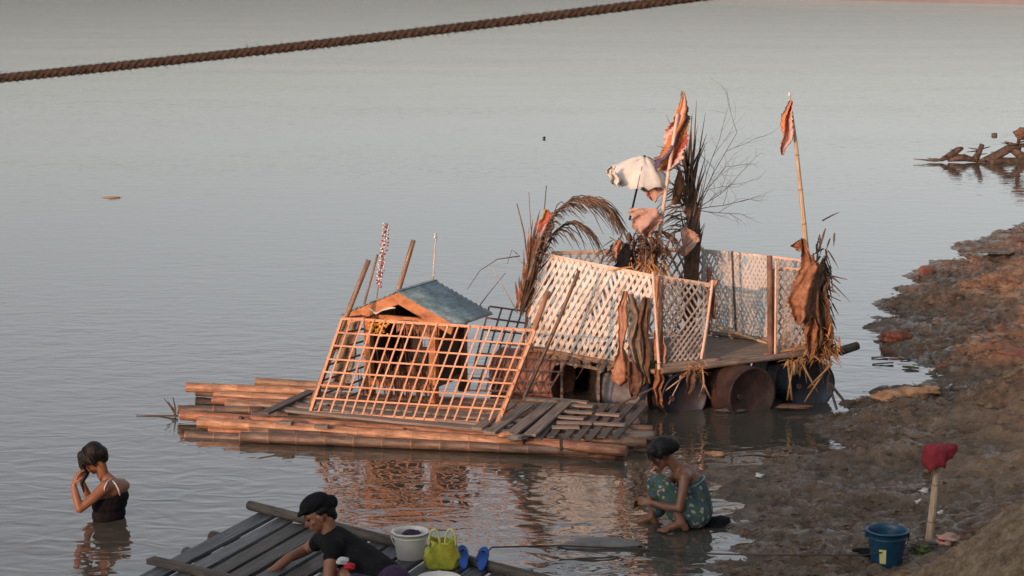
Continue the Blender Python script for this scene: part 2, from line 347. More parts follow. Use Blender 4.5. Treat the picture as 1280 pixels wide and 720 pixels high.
def height(x, y, fine=True):
    x = np.asarray(x, float); y = np.asarray(y, float)
    d = x - shore(y) + .35*vnoise(x*1.1, y*1.1) + .18*vnoise(x*3.3+9, y*3.3) + .5*vnoise(x*.9+2, y*4.5)*sstep(21, 18, y)
    flat = sstep(20.5, 17.5, y)*sstep(10, 14, y)                # wide mud flat by the washing place
    h = np.where(d < 0, d*(.22-.12*flat), d*(.11-.085*flat) + np.clip(d-1.3, 0, None)*(.13-.03*flat))
    h = np.minimum(h, 2.6+.05*d); h = np.maximum(h, -.6)
    # tan sand mound, bottom right
    h = h + 1.0*np.exp(-(((x-3.85)/1.3)**2 + ((y-12.4)/1.3)**2)**1.2)
    if fine:
        amp = (sstep(-.6, 1.2, d)*.85+.3)*1.25*(1-.35*flat)
        sand = np.exp(-(((x-3.95)/1.3)**2 + ((y-12.5)/1.4)**2))
        amp = amp*(1-.6*sand)
        c = vnoise(x*1.7+y*.8, y*1.5-x*.6+4)*.16 + (.5-np.abs(vnoise(x*3.1+y*1.5+7, y*3.4))*2)*.07 + (.5-np.abs(vnoise(x*7+3, y*8.5+x*2))*2)*.045
        c = c + flat*vnoise(x*2.2+3, y*8.5)*.10*sstep(1.8, .2, d)
        c = c + vnoise(x*13+y*6, y*17-x*7)*.042 + (.5-np.abs(vnoise(x*8+y*4+5, y*13-x*5))*2)*.026 + vnoise(x*34, y*40)*.016
        h = h + c*amp*np.where(d < -1, 0, 1)
        h = np.where((d > .75) & (h < .02), .02 + (h-.02)*.25, h)
    # bluff the photographer stands on, plus an unseen ridge added and shaped to throw the shade
    prof = 4.3 + 1.6*sstep(-16.6, -15.6, x) + 1.0*sstep(-14.82, -14.5, x) + (.25*vnoise(x*.9, x*0+3) + .12*vnoise(x*3.1, x*0+8))*sstep(-14, -12.5, x)
    prof = np.where(x > 20, 6.5, prof)
    ridge = prof*sstep(-2.2, -4.0, y)
    stand = 3.05*sstep(7.2, 1.8, y) + .1*vnoise(x*.8, y*.8)*sstep(8, 6, y)
    bl = np.maximum(ridge, stand) - .7*sstep(6.5, 8.5, y)
    return np.maximum(h, bl)
def ground_z(p): return float(height(np.array([p.x]), np.array([p.y]))[0])
def on_ground(px, py):
    z = .2
    for _ in range(12):
        p = G(px, py, z); z = .5*z+.5*ground_z(p)
    return G(px, py, z)
def terrain(name, xs_f, ys, m):
    X = []; Y = []
    for y in ys:
        xs = xs_f(y); X.append(xs); Y.append(np.full(len(xs), y))
    X = np.array(X); Y = np.array(Y); Z = height(X, Y); nr, nc = X.shape
    V = np.stack([X, Y, Z], -1).reshape(-1, 3)
    i = np.arange(nr-1)[:, None]*nc + np.arange(nc-1)[None, :]
    Fc = np.stack([i, i+1, i+1+nc, i+nc], -1).reshape(-1, 4)
    me = bpy.data.meshes.new(name); me.vertices.add(len(V)); me.vertices.foreach_set('co', V.ravel())
    me.loops.add(Fc.size); me.loops.foreach_set('vertex_index', Fc.ravel().astype(np.int32))
    me.polygons.add(len(Fc)); me.polygons.foreach_set('loop_start', np.arange(0, Fc.size, 4, dtype=np.int32))
    me.polygons.foreach_set('use_smooth', np.ones(len(Fc), bool)); me.update(calc_edges=True); me.validate()
    me.materials.append(m); o = bpy.data.objects.new(name, me); COL.objects.link(o); tag(o, kind='structure'); return o
def mud_mat():
    m = bpy.data.materials.new('river_mud'); m.use_nodes = True; t = m.node_tree; N = t.nodes; L = t.links; b = N['Principled BSDF']
    tc = N.new('ShaderNodeTexCoord')
    def noise(scale, det=5, rough=.6, st=(1, 1, 1), loc=(0, 0, 0)):
        mp = N.new('ShaderNodeMapping'); mp.inputs['Scale'].default_value = st; mp.inputs['Location'].default_value = loc; L.new(tc.outputs['Object'], mp.inputs[0])
        no = N.new('ShaderNodeTexNoise'); no.inputs['Scale'].default_value = scale; no.inputs['Detail'].default_value = det; no.inputs['Roughness'].default_value = rough
        L.new(mp.outputs[0], no.inputs['Vector']); return no.outputs['Fac']
    def ramp(src, stops, interp='LINEAR'):
        cr = N.new('ShaderNodeValToRGB'); cr.color_ramp.interpolation = interp; e = cr.color_ramp.elements
        for i, (p, c) in enumerate(stops):
            el = e[i] if i < 2 else e.new(p); el.position = p; el.color = (*c, 1) if len(c) == 3 else c
        L.new(src, cr.inputs[0]); return cr.outputs[0]
    def mix(f, a, c, typ='MIX'):
        mx = N.new('ShaderNodeMixRGB'); mx.blend_type = typ; L.new(f, mx.inputs[0]); L.new(a, mx.inputs[1]); L.new(c, mx.inputs[2]); return mx.outputs[0]
    base = ramp(noise(2.6, 12, .82), [(.36, (.055, .036, .023)), (.44, (.19, .128, .077)), (.53, (.34, .235, .14)), (.66, (.52, .38, .24))])
    red = ramp(noise(5, 7, .7, loc=(5, 2, 0)), [(.36, (.08, .035, .02)), (.5, (.30, .145, .08)), (.64, (.50, .28, .16))])
    rf = ramp(noise(.9, 4, .6, loc=(11, 3, 0)), [(.40, (0, 0, 0)), (.55, (.9, .9, .9))])
    spy = N.new('ShaderNodeSeparateXYZ'); L.new(tc.outputs['Object'], spy.inputs[0])
    far = N.new('ShaderNodeMapRange'); far.inputs[1].default_value = 17.5; far.inputs[2].default_value = 22; far.inputs[3].default_value = .25; far.inputs[4].default_value = 1; L.new(spy.outputs[1], far.inputs[0])
    rfm = N.new('ShaderNodeMath'); rfm.operation = 'MULTIPLY'; L.new(rf, rfm.inputs[0]); L.new(far.outputs[0], rfm.inputs[1])
    colr = mix(rfm.outputs[0], base, red)
    # height from position
    sp = N.new('ShaderNodeSeparateXYZ'); L.new(tc.outputs['Object'], sp.inputs[0])
    wz = N.new('ShaderNodeMapRange'); wz.inputs[1].default_value = .03; wz.inputs[2].default_value = .26; wz.inputs[3].default_value = 1; wz.inputs[4].default_value = 0
    L.new(sp.outputs[2], wz.inputs[0])
    wetn = ramp(noise(2.3, 5, .6, loc=(1, 8, 0)), [(.42, (0, 0, 0)), (.52, (1, 1, 1))])
    wm = N.new('ShaderNodeMath'); wm.operation = 'MULTIPLY'; L.new(wz.outputs[0], wm.inputs[0]); L.new(wetn, wm.inputs[1])
    wetc = ramp(noise(6, 10, .8), [(.36, (.045, .032, .022)), (.58, (.19, .14, .095))])
    colr = mix(wz.outputs[0], colr, wetc)
    # tan sand: mound near (4.5,12)
    vs = N.new('ShaderNodeVectorMath'); vs.operation = 'SUBTRACT'; vs.inputs[1].default_value = (3.95, 12.3, 0); L.new(tc.outputs['Object'], vs.inputs[0])
    vm = N.new('ShaderNodeVectorMath'); vm.operation = 'MULTIPLY'; vm.inputs[1].default_value = (.56, .55, 0); L.new(vs.outputs[0], vm.inputs[0])
    ln = N.new('ShaderNodeVectorMath'); ln.operation = 'LENGTH'; L.new(vm.outputs[0], ln.inputs[0])
    na = N.new('ShaderNodeMath'); na.operation = 'ADD'; L.new(ln.outputs['Value'], na.inputs[0]); nn = N.new('ShaderNodeMath'); nn.operation = 'MULTIPLY'; nn.inputs[1].default_value = .5
    L.new(noise(2, 5), nn.inputs[0]); L.new(nn.outputs[0], na.inputs[1])
    sf = ramp(na.outputs[0], [(.98, (1, 1, 1)), (1.0, (1, 1, 1))]); 
    mr = N.new('ShaderNodeMapRange'); mr.inputs[1].default_value = 1.05; mr.inputs[2].default_value = 1.3; mr.inputs[3].default_value = 1; mr.inputs[4].default_value = 0
    L.new(na.outputs[0], mr.inputs[0])
    sandc = ramp(noise(9, 10, .8), [(.36, (.13, .085, .048)), (.47, (.26, .18, .105)), (.54, (.37, .265, .16)), (.66, (.52, .39, .25))])
    colr = mix(mr.outputs[0], colr, sandc)
    L.new(colr, b.inputs['Base Color'])
    wz2 = N.new('ShaderNodeMapRange'); wz2.inputs[1].default_value = .12; wz2.inputs[2].default_value = .55; wz2.inputs[3].default_value = 1; wz2.inputs[4].default_value = 0; L.new(sp.outputs[2], wz2.inputs[0])
    wp = ramp(noise(1.1, 6, .65, st=(1, 1, 1), loc=(4, 4, 0)), [(.47, (0, 0, 0)), (.53, (1, 1, 1))])
    w2 = N.new('ShaderNodeMath'); w2.operation = 'MULTIPLY'; L.new(wz2.outputs[0], w2.inputs[0]); L.new(wp, w2.inputs[1])
    wmm = N.new('ShaderNodeMath'); wmm.operation = 'MAXIMUM'; L.new(wm.outputs[0], wmm.inputs[0]); L.new(w2.outputs[0], wmm.inputs[1]); wm = wmm
    rr = N.new('ShaderNodeMapRange'); rr.inputs[3].default_value = .85; rr.inputs[4].default_value = .10; L.new(wm.outputs[0], rr.inputs[0]); L.new(rr.outputs[0], b.inputs['Roughness'])
    bp = N.new('ShaderNodeBump'); bp.inputs['Strength'].default_value = 1.0; bp.inputs['Distance'].default_value = .05
    L.new(noise(30, 9, .75), bp.inputs['Height']); L.new(bp.outputs[0], b.inputs['Normal'])
    return m
MUD = mud_mat()
dcol = np.concatenate([np.linspace(-1.6, -.6, 12)[:-1], np.linspace(-.6, 4.5, 230), np.linspace(4.5, 60, 40)[1:]])
ys = []; y = 8.5
while y < 60: ys.append(y); y += .022*(y/16)**1.6 if y > 12 else .05
terrain('mud_bank', lambda y: shore(y)+dcol, ys, MUD)
terrain('bluff_shade_ridge', lambda y: np.concatenate([np.linspace(-60, -18, 60)[:-1], np.linspace(-18, -10, 160)[:-1], np.linspace(-10, 62, 160)]), list(np.linspace(-60, -6, 20)) + list(np.linspace(-5.5, 8.55, 90)), MUD)
# far sandbar
mb = MB(); pts = [G(-900, -34), G(-200, -30), G(400, -24), G(800, -12), G(1010, -2.5), G(1080, -.5), G(1140, 1.0), G(1200, 2.0), G(1300, 4.5), G(1500, 9)]; n = len(pts)
P = [[p + Vector((0, 0, -.05)) for p in pts], [p + Vector((0, 3, .28)) for p in pts], [p + Vector((0, 60, .9)) for p in pts], [p + Vector((0, 500, 1.6)) for p in pts]]
mb.grid(P, 4, n); sb = mb.build('far_sandbar', mat('sandbar', [(.30, .20, .16), (.42, .30, .25)], scale=.2, rough=.9, stretch=(1, .2, 1))); tag(sb, kind='structure')

# ------------------------------------------------------------------ mooring rope across the top
def rope3(name, path, r, pitch, mt, parent=None, strands=3, step=.012):
    mb = MB(); pts = []; L = 0
    for a, b in zip(path[:-1], path[1:]):
        n = max(2, int((b-a).length/step))
        for i in range(n): pts.append(a.lerp(b, i/n))
    for s_ in range(strands):
        out = []; L = 0
        for i in range(len(pts)):
            if i: L += (pts[i]-pts[i-1]).length
            t = (pts[min(i+1, len(pts)-1)]-pts[max(i-1, 0)]).normalized(); a = t.cross(Vector((0, 0, 1))).normalized(); b = a.cross(t)
            ph = 2*math.pi*(L/pitch + s_/strands); out.append(pts[i] + (a*math.cos(ph)+b*math.sin(ph))*r*.52)
        mb.tube(out, r*.56, 6)
    return mb.build(name, mt, parent)
path = []
for px in range(-1400, 2301, 60):
    py = 98 - .1005*px - .0000185*px*px
    path.append(D(px, py, 7.0))
rp = rope3('mooring_rope', path, .0165, .075, M['rope'], step=.008)
mb = MB()
for i in range(420):
    a = path[0].lerp(path[-1], 0) ; k = random.randrange(18, 42); a = path[k].lerp(path[k+1], random.random()); an = U(0, 6.28)
    o1 = Vector((0, math.cos(an), math.sin(an)))*.017; mb.tube([a+o1, a+o1*U(1.2, 1.9)+Vector((U(-.015, .015), 0, 0))], [.0009, .0004], 3)
sub(mb, 'stray_fibres', M['rope'], rp)['kind'] = 'stuff'
tag(rp, 'thick brown twisted mooring rope stretched across the top of the view', 'rope')

# ------------------------------------------------------------------ generic builders
def pole_mb(a, b, r, r2=None, n=10, knots=True, bend=.01):
    mb = MB(); add_pole(mb, a, b, r, r2, n, knots, bend); return mb
def add_pole(mb, a, b, r, r2=None, n=10, knots=True, bend=.01):
    a = Vector(a); b = Vector(b); r2 = r2 or r*.85; L = (b-a).length; kz = U(.8, 1.5); u0 = round(U(1, 40))*.36
    side = (b-a).cross(Vector((.3, .2, 1))).normalized(); bd = U(-bend, bend)*L
    pts = []; rad = []
    ts = [0.0]
    if knots:
        k = .36*.02/kz
        while k < L:
            for o_, f in ((-.014, 1), (0, 1.13), (.014, 1)):
                if 0 < k+o_ < L: ts.append((k+o_)/L)
            k += .36/kz
    m = 6
    ts += [i/m for i in range(1, m)]; ts.append(1.0); ts = sorted(set(ts))
    for t in ts:
        kk = abs(((t*L*kz) % .36) - .0072) < .004
        pts.append(a.lerp(b, t) + side*bd*math.sin(math.pi*t)); rad.append((r+(r2-r)*t)*(1.08 if kk and knots else 1))
    o_n = len(mb.uv); mb.tube(pts, rad, n, u0=u0)
    for i in range(o_n, len(mb.uv)): mb.uv[i] = [(u0+(q[0]-u0)*kz, q[1]) for q in mb.uv[i]]
def jit(p, s=.01): return p + Vector((U(-s, s), U(-s, s), U(-s, s)))
def bil(c, u, v):
    """c = BL, BR, TL, TR"""
    return (c[0]*(1-u)+c[1]*u)*(1-v) + (c[2]*(1-u)+c[3]*u)*v
def diag_lattice(c, nu, slope, wd, th, mt, name, parent, layers=True, jitv=.0):
    """diamond lattice of laths between four corners; nu crossings along u; slope = v per u"""
    W = ((c[1]-c[0]).length+(c[3]-c[2]).length)/2; H = ((c[2]-c[0]).length+(c[3]-c[1]).length)/2
    nrm = (c[1]-c[0]).cross(c[2]-c[0]).normalized()
    mb = MB(); du = 1.0/nu; k = slope*H/W  # horizontal run (in u) for full height
    k = H/(W*slope)
    for fam in (1, -1):
        i = -int(nu*(1+k))-1
        while i < nu*(1+k)+1:
            ua = i*du; ub = ua + fam*k; i += 1
            # clip to 0..1
            t0, t1 = 0.0, 1.0
            d = ub-ua
            for lim, sg in ((0, 1), (1, -1)):
                # sg*(ua + d t) >= sg*lim
                A = sg*(ua-lim); B = sg*d
                if abs(B) < 1e-9: continue
                t = -A/B
                if B > 0: t0 = max(t0, t)
                else: t1 = min(t1, t)
            if t1-t0 < .03: continue
            if random.random() < jitv: t1 = t0+(t1-t0)*U(.4, .9)
            pa = bil(c, ua+d*t0, t0); pb = bil(c, ua+d*t1, t1); off = nrm*(th*.55*fam)
            j = Vector((U(-.007, .007), U(-.004, .004), U(-.007, .007)))
            mb.bar(pa+off+j, pb+off-j, wd*U(.85, 1.15), th, nrm)
    return mb.build(name, mt, parent)
def sheet(rows, nv=17, wav=.02, freq=1.3, fray=.14, seed=0, twist=0, mt=None, name='cloth', parent=None, th=.004, depth=None):
    """rows = [(px, py, Y, halfwidth_px)] top to bottom; a hanging, folded, frayed sheet"""
    rs = random.Random(seed); pts = []
    n = len(rows); fine = 8; P = []; ph = [rs.uniform(0, 6) for _ in range(6)]
    for i in range((n-1)*fine+1):
        k = min(i//fine, n-2); t = (i-k*fine)/fine
        a, b = rows[k], rows[k+1]; q = [a[j]*(1-t)+b[j]*t for j in range(4)]
        c = D(q[0], q[1], q[2]); hw = q[3]/F*q[2]; hw1 = hw*(1+rs.uniform(-fray, fray)); hw2 = hw*(1+rs.uniform(-fray, fray))
        T = i/((n-1)*fine); tw = twist*T; row = []
        for j in range(nv):
            s_ = -1+2*j/(nv-1); x = s_*(hw1 if s_ < 0 else hw2)
            dz = wav*math.sin(freq*math.pi*s_+T*4+seed)*(.35+T) + wav*.5*math.sin(5*s_+9*T+seed*2)
            dz += wav*.35*math.sin(7*s_+ph[0]+9*T)*math.sin(15*T+ph[1]) + rs.uniform(-.05, .05)*wav
            row.append(c + Vector((x*math.cos(tw)+wav*.3*math.sin(9*T+ph[3]), x*math.sin(tw)+dz, hw*(.10*math.sin(7*s_+ph[4])*T + .25*math.sin(2.3*s_+ph[5])*T + rs.uniform(-.03, .03)))))
        P.append(row)
    mb = MB(); mb.grid(P, len(P), nv); o = mb.build(name, mt, parent); solid(o, th); return o
def blade(mb, a, b, wd, droop=.1, n=5):
    """thin tapered leaflet (flat, both sides), drooping"""
    a = Vector(a); b = Vector(b); d = (b-a); side = d.cross(Vector((U(-.3, .3), U(-1, 1), 1))).normalized(); vs = []
    for i in range(n+1):
        t = i/n; p = a.lerp(b, t) + Vector((0, 0, -droop*t*t)); ww = wd*(.35+1.3*t if t < .35 else (1-t)*1.2+.06)
        th = side.cross(d).normalized()*wd*.12
        vs += [p-side*ww/2, p+th, p+side*ww/2]
    fs = []
    for i in range(n):
        k = i*3; fs += [(k, k+1, k+4, k+3), (k+1, k+2, k+5, k+4), (k+2, k, k+3, k+5)]
    mb.add(vs, fs)
def crumple(name, c, r, mt, parent=None, seed=0, amp=.25, n=18, m=12, sq=1):
    """a lumpy heap"""
    rs = random.Random(seed); ph = [rs.uniform(0, 6) for _ in range(9)]; mb = MB(); P = []
    mb.ell(c, r, n=n, m=m); c = Vector(c)
    for i, v in enumerate(mb.v):
        v = Vector(v)-c; u = Vector((v.x/r[0], v.y/r[1], v.z/r[2]))
        k = 1+amp*(math.sin(3.1*u.x+ph[0])*math.sin(2.7*u.y+ph[1]) + .6*math.sin(6.3*u.z+ph[2]+2*u.x) + .5*math.sin(8*u.x+ph[3])*math.sin(7*u.y+5*u.z+ph[4]))
        mb.v[i] = tuple(c+v*k)
    return mb.build(name, mt, parent)
def lathe(mb, c, prof, n=28, M3=None):
    """prof = [(r, z)...]; open profile revolved about z at c"""
    M3 = M3 or Matrix(); c = Vector(c); vs = []; fs = []
    for r, z in prof:
        for k in range(n):
            a = 2*math.pi*k/n; vs.append(c + M3 @ Vector((r*math.cos(a), r*math.sin(a), z)))
    for i in range(len(prof)-1):
        for k in range(n):
            j = (k+1) % n; fs.append((i*n+k, i*n+j, (i+1)*n+j, (i+1)*n+k))
    mb.add(vs, fs, None, True)

# ================================================================== LEFT BAMBOO RAFT
base = G(530, 540, 0)
raft = thing('bamboo_raft', 'low raft of orange bamboo poles lashed side by side, floating under the small spirit house', 'raft', base)
def pz(px, py, z): return G(px, py, z)
# named poles seen in the photo: (x0,y0,x1,y1,z,r,mat)
for (x0, y0, x1, y1, z, r, mt) in [
    (248, 528, 655, 554, .10, .058, 'bamboo'), (640, 551, 783, 564, .10, .056, 'bamboo_red'), (262, 537, 770, 569, .03, .05, 'bamboo_red'),
    (226, 519, 640, 546, .10, .05, 'bamboo_red'), (232, 545, 560, 559, .0, .05, 'bamboo_dark'),
    (640, 546, 808, 553, .09, .052, 'bamboo2'), (650, 540, 818, 545, .10, .05, 'bamboo_grey'), (655, 534, 816, 537, .09, .05, 'bamboo2'),
    (222, 512, 330, 513, .10, .045, 'bamboo_dark'), (233, 484, 400, 490, .12, .052, 'bamboo'), (268, 494, 400, 501, .10, .05, 'bamboo'),
    (320, 477, 440, 484, .13, .045, 'bamboo2'), (266, 500, 400, 508, .07, .045, 'bamboo_red'), (285, 489, 420, 497, .06, .045, 'bamboo2'),
    (283, 505, 420, 514, .10, .05, 'bamboo2'), (245, 490, 330, 494, .05, .045, 'bamboo_dark')]:
    pole_mb(pz(x0, y0, z), pz(x1, y1, z), r, r*.9, bend=.004).build('bamboo_pole', M[mt], raft)
for i in range(19):     # poles across the width under the boards
    py = 492 + i*3.0
    x0 = U(300, 380); x1 = U(700, 800)
    pole_mb(pz(x0, py, .055), pz(x1, py + (x1-x0)*.05 - 4, .055), .052, .046, bend=.004).build('bamboo_pole', M[random.choice(['bamboo2', 'bamboo_grey', 'bamboo_dark', 'bamboo2'])], raft)
for (x0, y0, x1, y1) in ((345, 511, 645, 541), (352, 505, 640, 533), (360, 499, 660, 527)):
    mb = MB(); mb.bar(pz(x0, y0, .165), pz(x1, y1, .165), .11, .025); mb.build('deck_board', M['plank'], raft)
mb = MB(); mb.bar(pz(330, 517, .19), pz(389, 489, .21), .10, .025); mb.build('deck_board', M['plank_dark'], raft)
for (x0, y0, x1, y1, wd) in ((612, 541, 662, 505, .11), (638, 543, 688, 504, .12), (662, 544, 708, 503, .12), (596, 536, 640, 505, .10)):
    mb = MB(); mb.bar(pz(x0, y0, .185+U(0, .01)), pz(x1, y1, .185+U(0, .012)), wd, .022); mb.build('deck_board', M['plank'], raft)
for (x0, y0, x1, y1) in ((700, 506, 742, 508), (702, 514, 741, 516), (694, 521, 730, 523), (696, 528, 740, 529), (690, 534, 724, 534), (745, 517, 775, 519), (742, 529, 782, 531), (690, 499, 735, 503), (655, 498, 700, 501)):
    mb = MB(); mb.bar(pz(x0, y0, .17+U(0, .02)), pz(x1, y1, .17+U(0, .02)), .075, .02); mb.build('deck_board', M['plank'], raft)
for i in range(9):
    x = 640+i*16; mb = MB(); mb.bar(pz(x, 548+U(-2, 2), .15), pz(x+38, 505+U(-3, 3), .15), .07, .015); mb.build('deck_board', M['plank_dark'], raft)
mb = MB()   # lashings
for x, y in ((356, 533), (640, 551), (505, 543), (300, 528), (700, 556)):
    c = pz(x, y, .1)
    for k in range(3):
        a = [c + Vector((k*.012+U(-.004, .004), math.cos(t)*.085, math.sin(t)*.07-.01)) for t in np.linspace(0, 2*math.pi, 11)]
        mb.tube(a, .005, 5, cap=False)
mb.build('lashing', M['cord'], raft)
for (px, py) in ((358, 528), (402, 533)):
    mb = MB(); mb.box(pz(px, py, .165), .13, .09, .03, Matrix.Rotation(U(-.3, .3), 4, 'Z')); mb.build('wood_block', M['plank'], raft)
o = crumple('cloth_bundle', pz(645, 547, .19), (.09, .06, .03), M['stone'], None, 3); tag(o, 'small pale rag bundle on the front bamboo pole, right of the lattice panel', 'rag')
o = crumple('cloth_bundle', pz(632, 543, .19), (.08, .05, .025), M['sack'], None, 5); tag(o, 'small orange rag at the foot of the leaning bamboo pole', 'rag')

# tilted bamboo lattice panel, front of the raft
Yl, Yr = pz(387, 515, .17).y, pz(622, 530, .17).y
fc = [pz(387, 515, .17), pz(622, 530, .17), D(427, 398, Yl+.12), D(668, 413, Yr+.12)]
lp = thing('lattice_panel', 'open square lattice of orange bamboo slats leaning rightward before the spirit house', 'lattice', fc[0], 'bamboo lattice panels round the spirit house')
nrm = (fc[1]-fc[0]).cross(fc[2]-fc[0]).normalized()
mb = MB()
for i in range(1, 18):
    u = i/18+U(-.010, .010); top = 1.0+U(-.0, .02); mb.bar(bil(fc, u, -.01), bil(fc, u+U(-.006, .006), top), .0165, .009, nrm)
mb.build('upright_slats', M['slat'], lp)
mb = MB()
for j in range(1, 7):
    v = j/7+U(-.008, .008); mb.bar(bil(fc, 0, v)+nrm*.011, bil(fc, 1, v+U(-.01, .01))+nrm*.011, .0165, .009, nrm)
mb.build('cross_slats', M['slat'], lp)
for a, b in ((0, 1), (2, 3), (0, 2), (1, 3)):
    mb = MB(); mb.bar(fc[a]-nrm*.014, fc[b]-nrm*.014, .026, .016, nrm); mb.build('frame_rail', M['slat'], lp)
# rear and side lattice of the same enclosure
def dark_panel(c, nu, nv, label, mt='slat_shaded', wd=.018):
    t = thing('lattice_panel', label, 'lattice', c[0], 'bamboo lattice panels round the spirit house'); n_ = (c[1]-c[0]).cross(c[2]-c[0]).normalized()
    a = MB(); b = MB()
    for i in range(nu+1): a.bar(bil(c, i/nu, 0), bil(c, i/nu+U(-.01, .01), 1), wd, .012, n_)
    for j in range(nv+1): b.bar(bil(c, 0, j/nv)+n_*.013, bil(c, 1, j/nv+U(-.01, .01))+n_*.013, wd, .012, n_)
    a.build('upright_slats', M[mt], t); b.build('cross_slats', M[mt], t)
dark_panel([pz(585, 489, .15), D(684, 492, pz(585, 489, .15).y-.15), D(612, 384, 21.6), D(738, 402, 21.3)], 9, 7, 'lattice coloured in shade tones behind and to the right of the spirit house')
dark_panel([fc[0]+Vector((.02, .05, 0)), pz(455, 487, .15), fc[2]+Vector((.02, .05, 0)), D(470, 392, 21.2)], 2, 6, 'short dark slatted side of the enclosure at the left of the spirit house')
def single_pole(name, a, b, r, mt, label, cat, r2=None, group=None, knots=True):
    o = pole_mb(a, b, r, r2, knots=knots).build(name, M[mt]); tag(o, label, cat, group); return o
gp = 'bamboo poles standing round the spirit house'
single_pole('bamboo_post', pz(386, 514, .1)+Vector((0, .06, 0)), D(461, 325, 20.1), .03, 'bamboo2', 'bamboo post slanting up along the left edge of the lattice panel', 'post', group=gp)
single_pole('bamboo_post', pz(462, 488, .1), D(517, 300, 21.0), .03, 'bamboo2', 'bamboo post rising behind the peak of the small tin roof', 'post', group=gp)
single_pole('bamboo_post', pz(425, 488, .1), D(472, 318, 21.1), .014, 'bamboo2', 'thin stick beside the beaded garland, left of the roof', 'post', group=gp)
single_pole('bamboo_post', pz(621, 531, .15)+Vector((0, -.05, 0)), D(685, 364, 19.5), .032, 'bamboo', 'orange bamboo post slanting along the right edge of the lattice panel', 'post', group=gp)
single_pole('bamboo_post', pz(655, 497, .12), D(724, 338, 20.3), .022, 'bamboo_dark', 'thin dark pole leaning against the white trellis', 'post', group=gp)
# beaded garland on its stick
g = thing('garland_stick', 'stick wound with a beaded red and white garland, left of the roof', 'garland', pz(440, 488, .1))
a, b = pz(455, 486, .1), D(484, 279, 21.1)
pole_mb(a, b, .009, .006, 6, False).build('stick', M['bamboo2'], g)
mbw, mbr = MB(), MB()
for i in range(90):
    t = .62+.38*i/90; p = a.lerp(b, t) + Vector((math.cos(i*1.1)*.028, math.sin(i*1.1)*.028, 0)); (mbw if i % 3 else mbr).ell(jit(p, .012), (.012, .012, .012), n=6, m=4)
mbw.build('pale_beads', M['white'], g)['kind'] = 'stuff'; mbr.build('red_beads', M['redb'], g)['kind'] = 'stuff'
g = thing('finial_stick', 'thin pink rod with a white tuft at the ridge end of the tin roof', 'finial', D(541, 352, 20.9))
pole_mb(D(541, 352, 20.9), D(545, 293, 20.9), .009, .006, 6, False).build('rod', M['pole_pink'], g)
mb = MB()
for i in range(7): mb.ell(jit(D(544.5, 299-i, 20.9), .008), (.013, .013, .016), n=6, m=4)
mb.build('tuft', M['white'], g)

# ------------------------------------------------------------------ SPIRIT HOUSE
hx = Vector((.89, -.456, 0)); hy = Vector((.456, .89, 0)); hc = D(505, 499, 20.25); hc.z = .13
def HP(x, y, z): return hc + hx*x + hy*y + Vector((0, 0, z))
Mh = Matrix(((hx.x, hy.x, 0, 0), (hx.y, hy.y, 0, 0), (0, 0, 1, 0), (0, 0, 0, 1)))
apex = 4.7-20.3*423/2489 - .13; eave = apex - .285
sh = thing('spirit_house', 'small wooden spirit house with orange gable board and blue grey tin roof', 'shrine', hc)
for sx, y0 in ((-.42, .0), (.36, .0), (-.42, .62), (.36, .62)):
    mb = MB(); mb.bar(HP(sx, y0, -.02), HP(sx, y0, eave+.08), .075, .075, hy); mb.build('post', M['ped'] if y0 == 0 else M['brownwood'], sh)
mb = MB(); mb.box(HP(-.03, .31, .16), .86, .70, .03, Mh); mb.build('floor', M['brownwood'], sh)
mb = MB(); mb.box(HP(-.03, -.01, .135), .86, .03, .07, Mh); mb.build('sill_board', M['ped'], sh)
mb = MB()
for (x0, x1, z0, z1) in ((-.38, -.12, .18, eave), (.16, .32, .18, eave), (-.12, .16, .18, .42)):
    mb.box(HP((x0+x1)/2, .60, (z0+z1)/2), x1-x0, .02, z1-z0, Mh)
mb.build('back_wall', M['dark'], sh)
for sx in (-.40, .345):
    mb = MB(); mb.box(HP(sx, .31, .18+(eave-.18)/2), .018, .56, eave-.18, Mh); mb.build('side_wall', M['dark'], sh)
mb = MB()
mb.box(HP(-.03, .0, eave-.02), .74, .045, .08, Mh); mb.build('lintel', M['ped'], sh)
# gable board: two sloping planks, roof sheets
for sg in (-1, 1):
    a, b = HP(0, -.09, apex), HP(sg*.66, -.09, eave)
    dn = (b-a).normalized(); upn = hy.cross(dn)*sg; upn = upn if upn.z > 0 else -upn
    mb = MB(); mb.bar(a-upn*.055-dn*.0, b-upn*.055, .02, .115, upn); o = mb.build('gable_board', M['ped'], sh)
    mb = MB(); P = []
    for i in range(25):
        t = i/24; row = []
        for j in range(2): row.append(HP(sg*t*.69, -.12+j*.80, apex+.012-(apex-eave)*t*1.045 + (.008*(1 if i % 2 else -1)) + random.uniform(-.002, .002)))
        P.append(row)
    mb.grid(P, 25, 2); o = mb.build('roof_sheet', M['tin'], sh); solid(o, .008)
mb = MB(); mb.bar(HP(0, -.12, apex+.018), HP(0, .68, apex+.018), .05, .012); mb.build('ridge_cap', M['tin'], sh)
mb = MB()
for sg in (-1, 1): mb.bar(HP(sg*.02, .6, apex-.03), HP(sg*.62, .6, eave-.02), .03, .05, (0, 0, 1))
mb.build('rafter', M['dark'], sh)
mb = MB(); c = [HP(-.30, -.105, eave+.10), HP(-.22, -.108, eave+.02), HP(-.05, -.108, apex-.18), HP(-.08, -.105, apex-.12)]
mb.tube([HP(-.34, -.105, eave+.09), HP(-.26, -.108, eave+.045), HP(-.18, -.106, eave+.09), HP(-.10, -.108, apex-.17), HP(-.03, -.106, apex-.16)], [.008, .012, .007, .012, .006], 6)
o = mb.build('torn_ribbon', M['umb']); tag(o, 'torn white ribbon strip stuck across the gable board', 'ribbon')
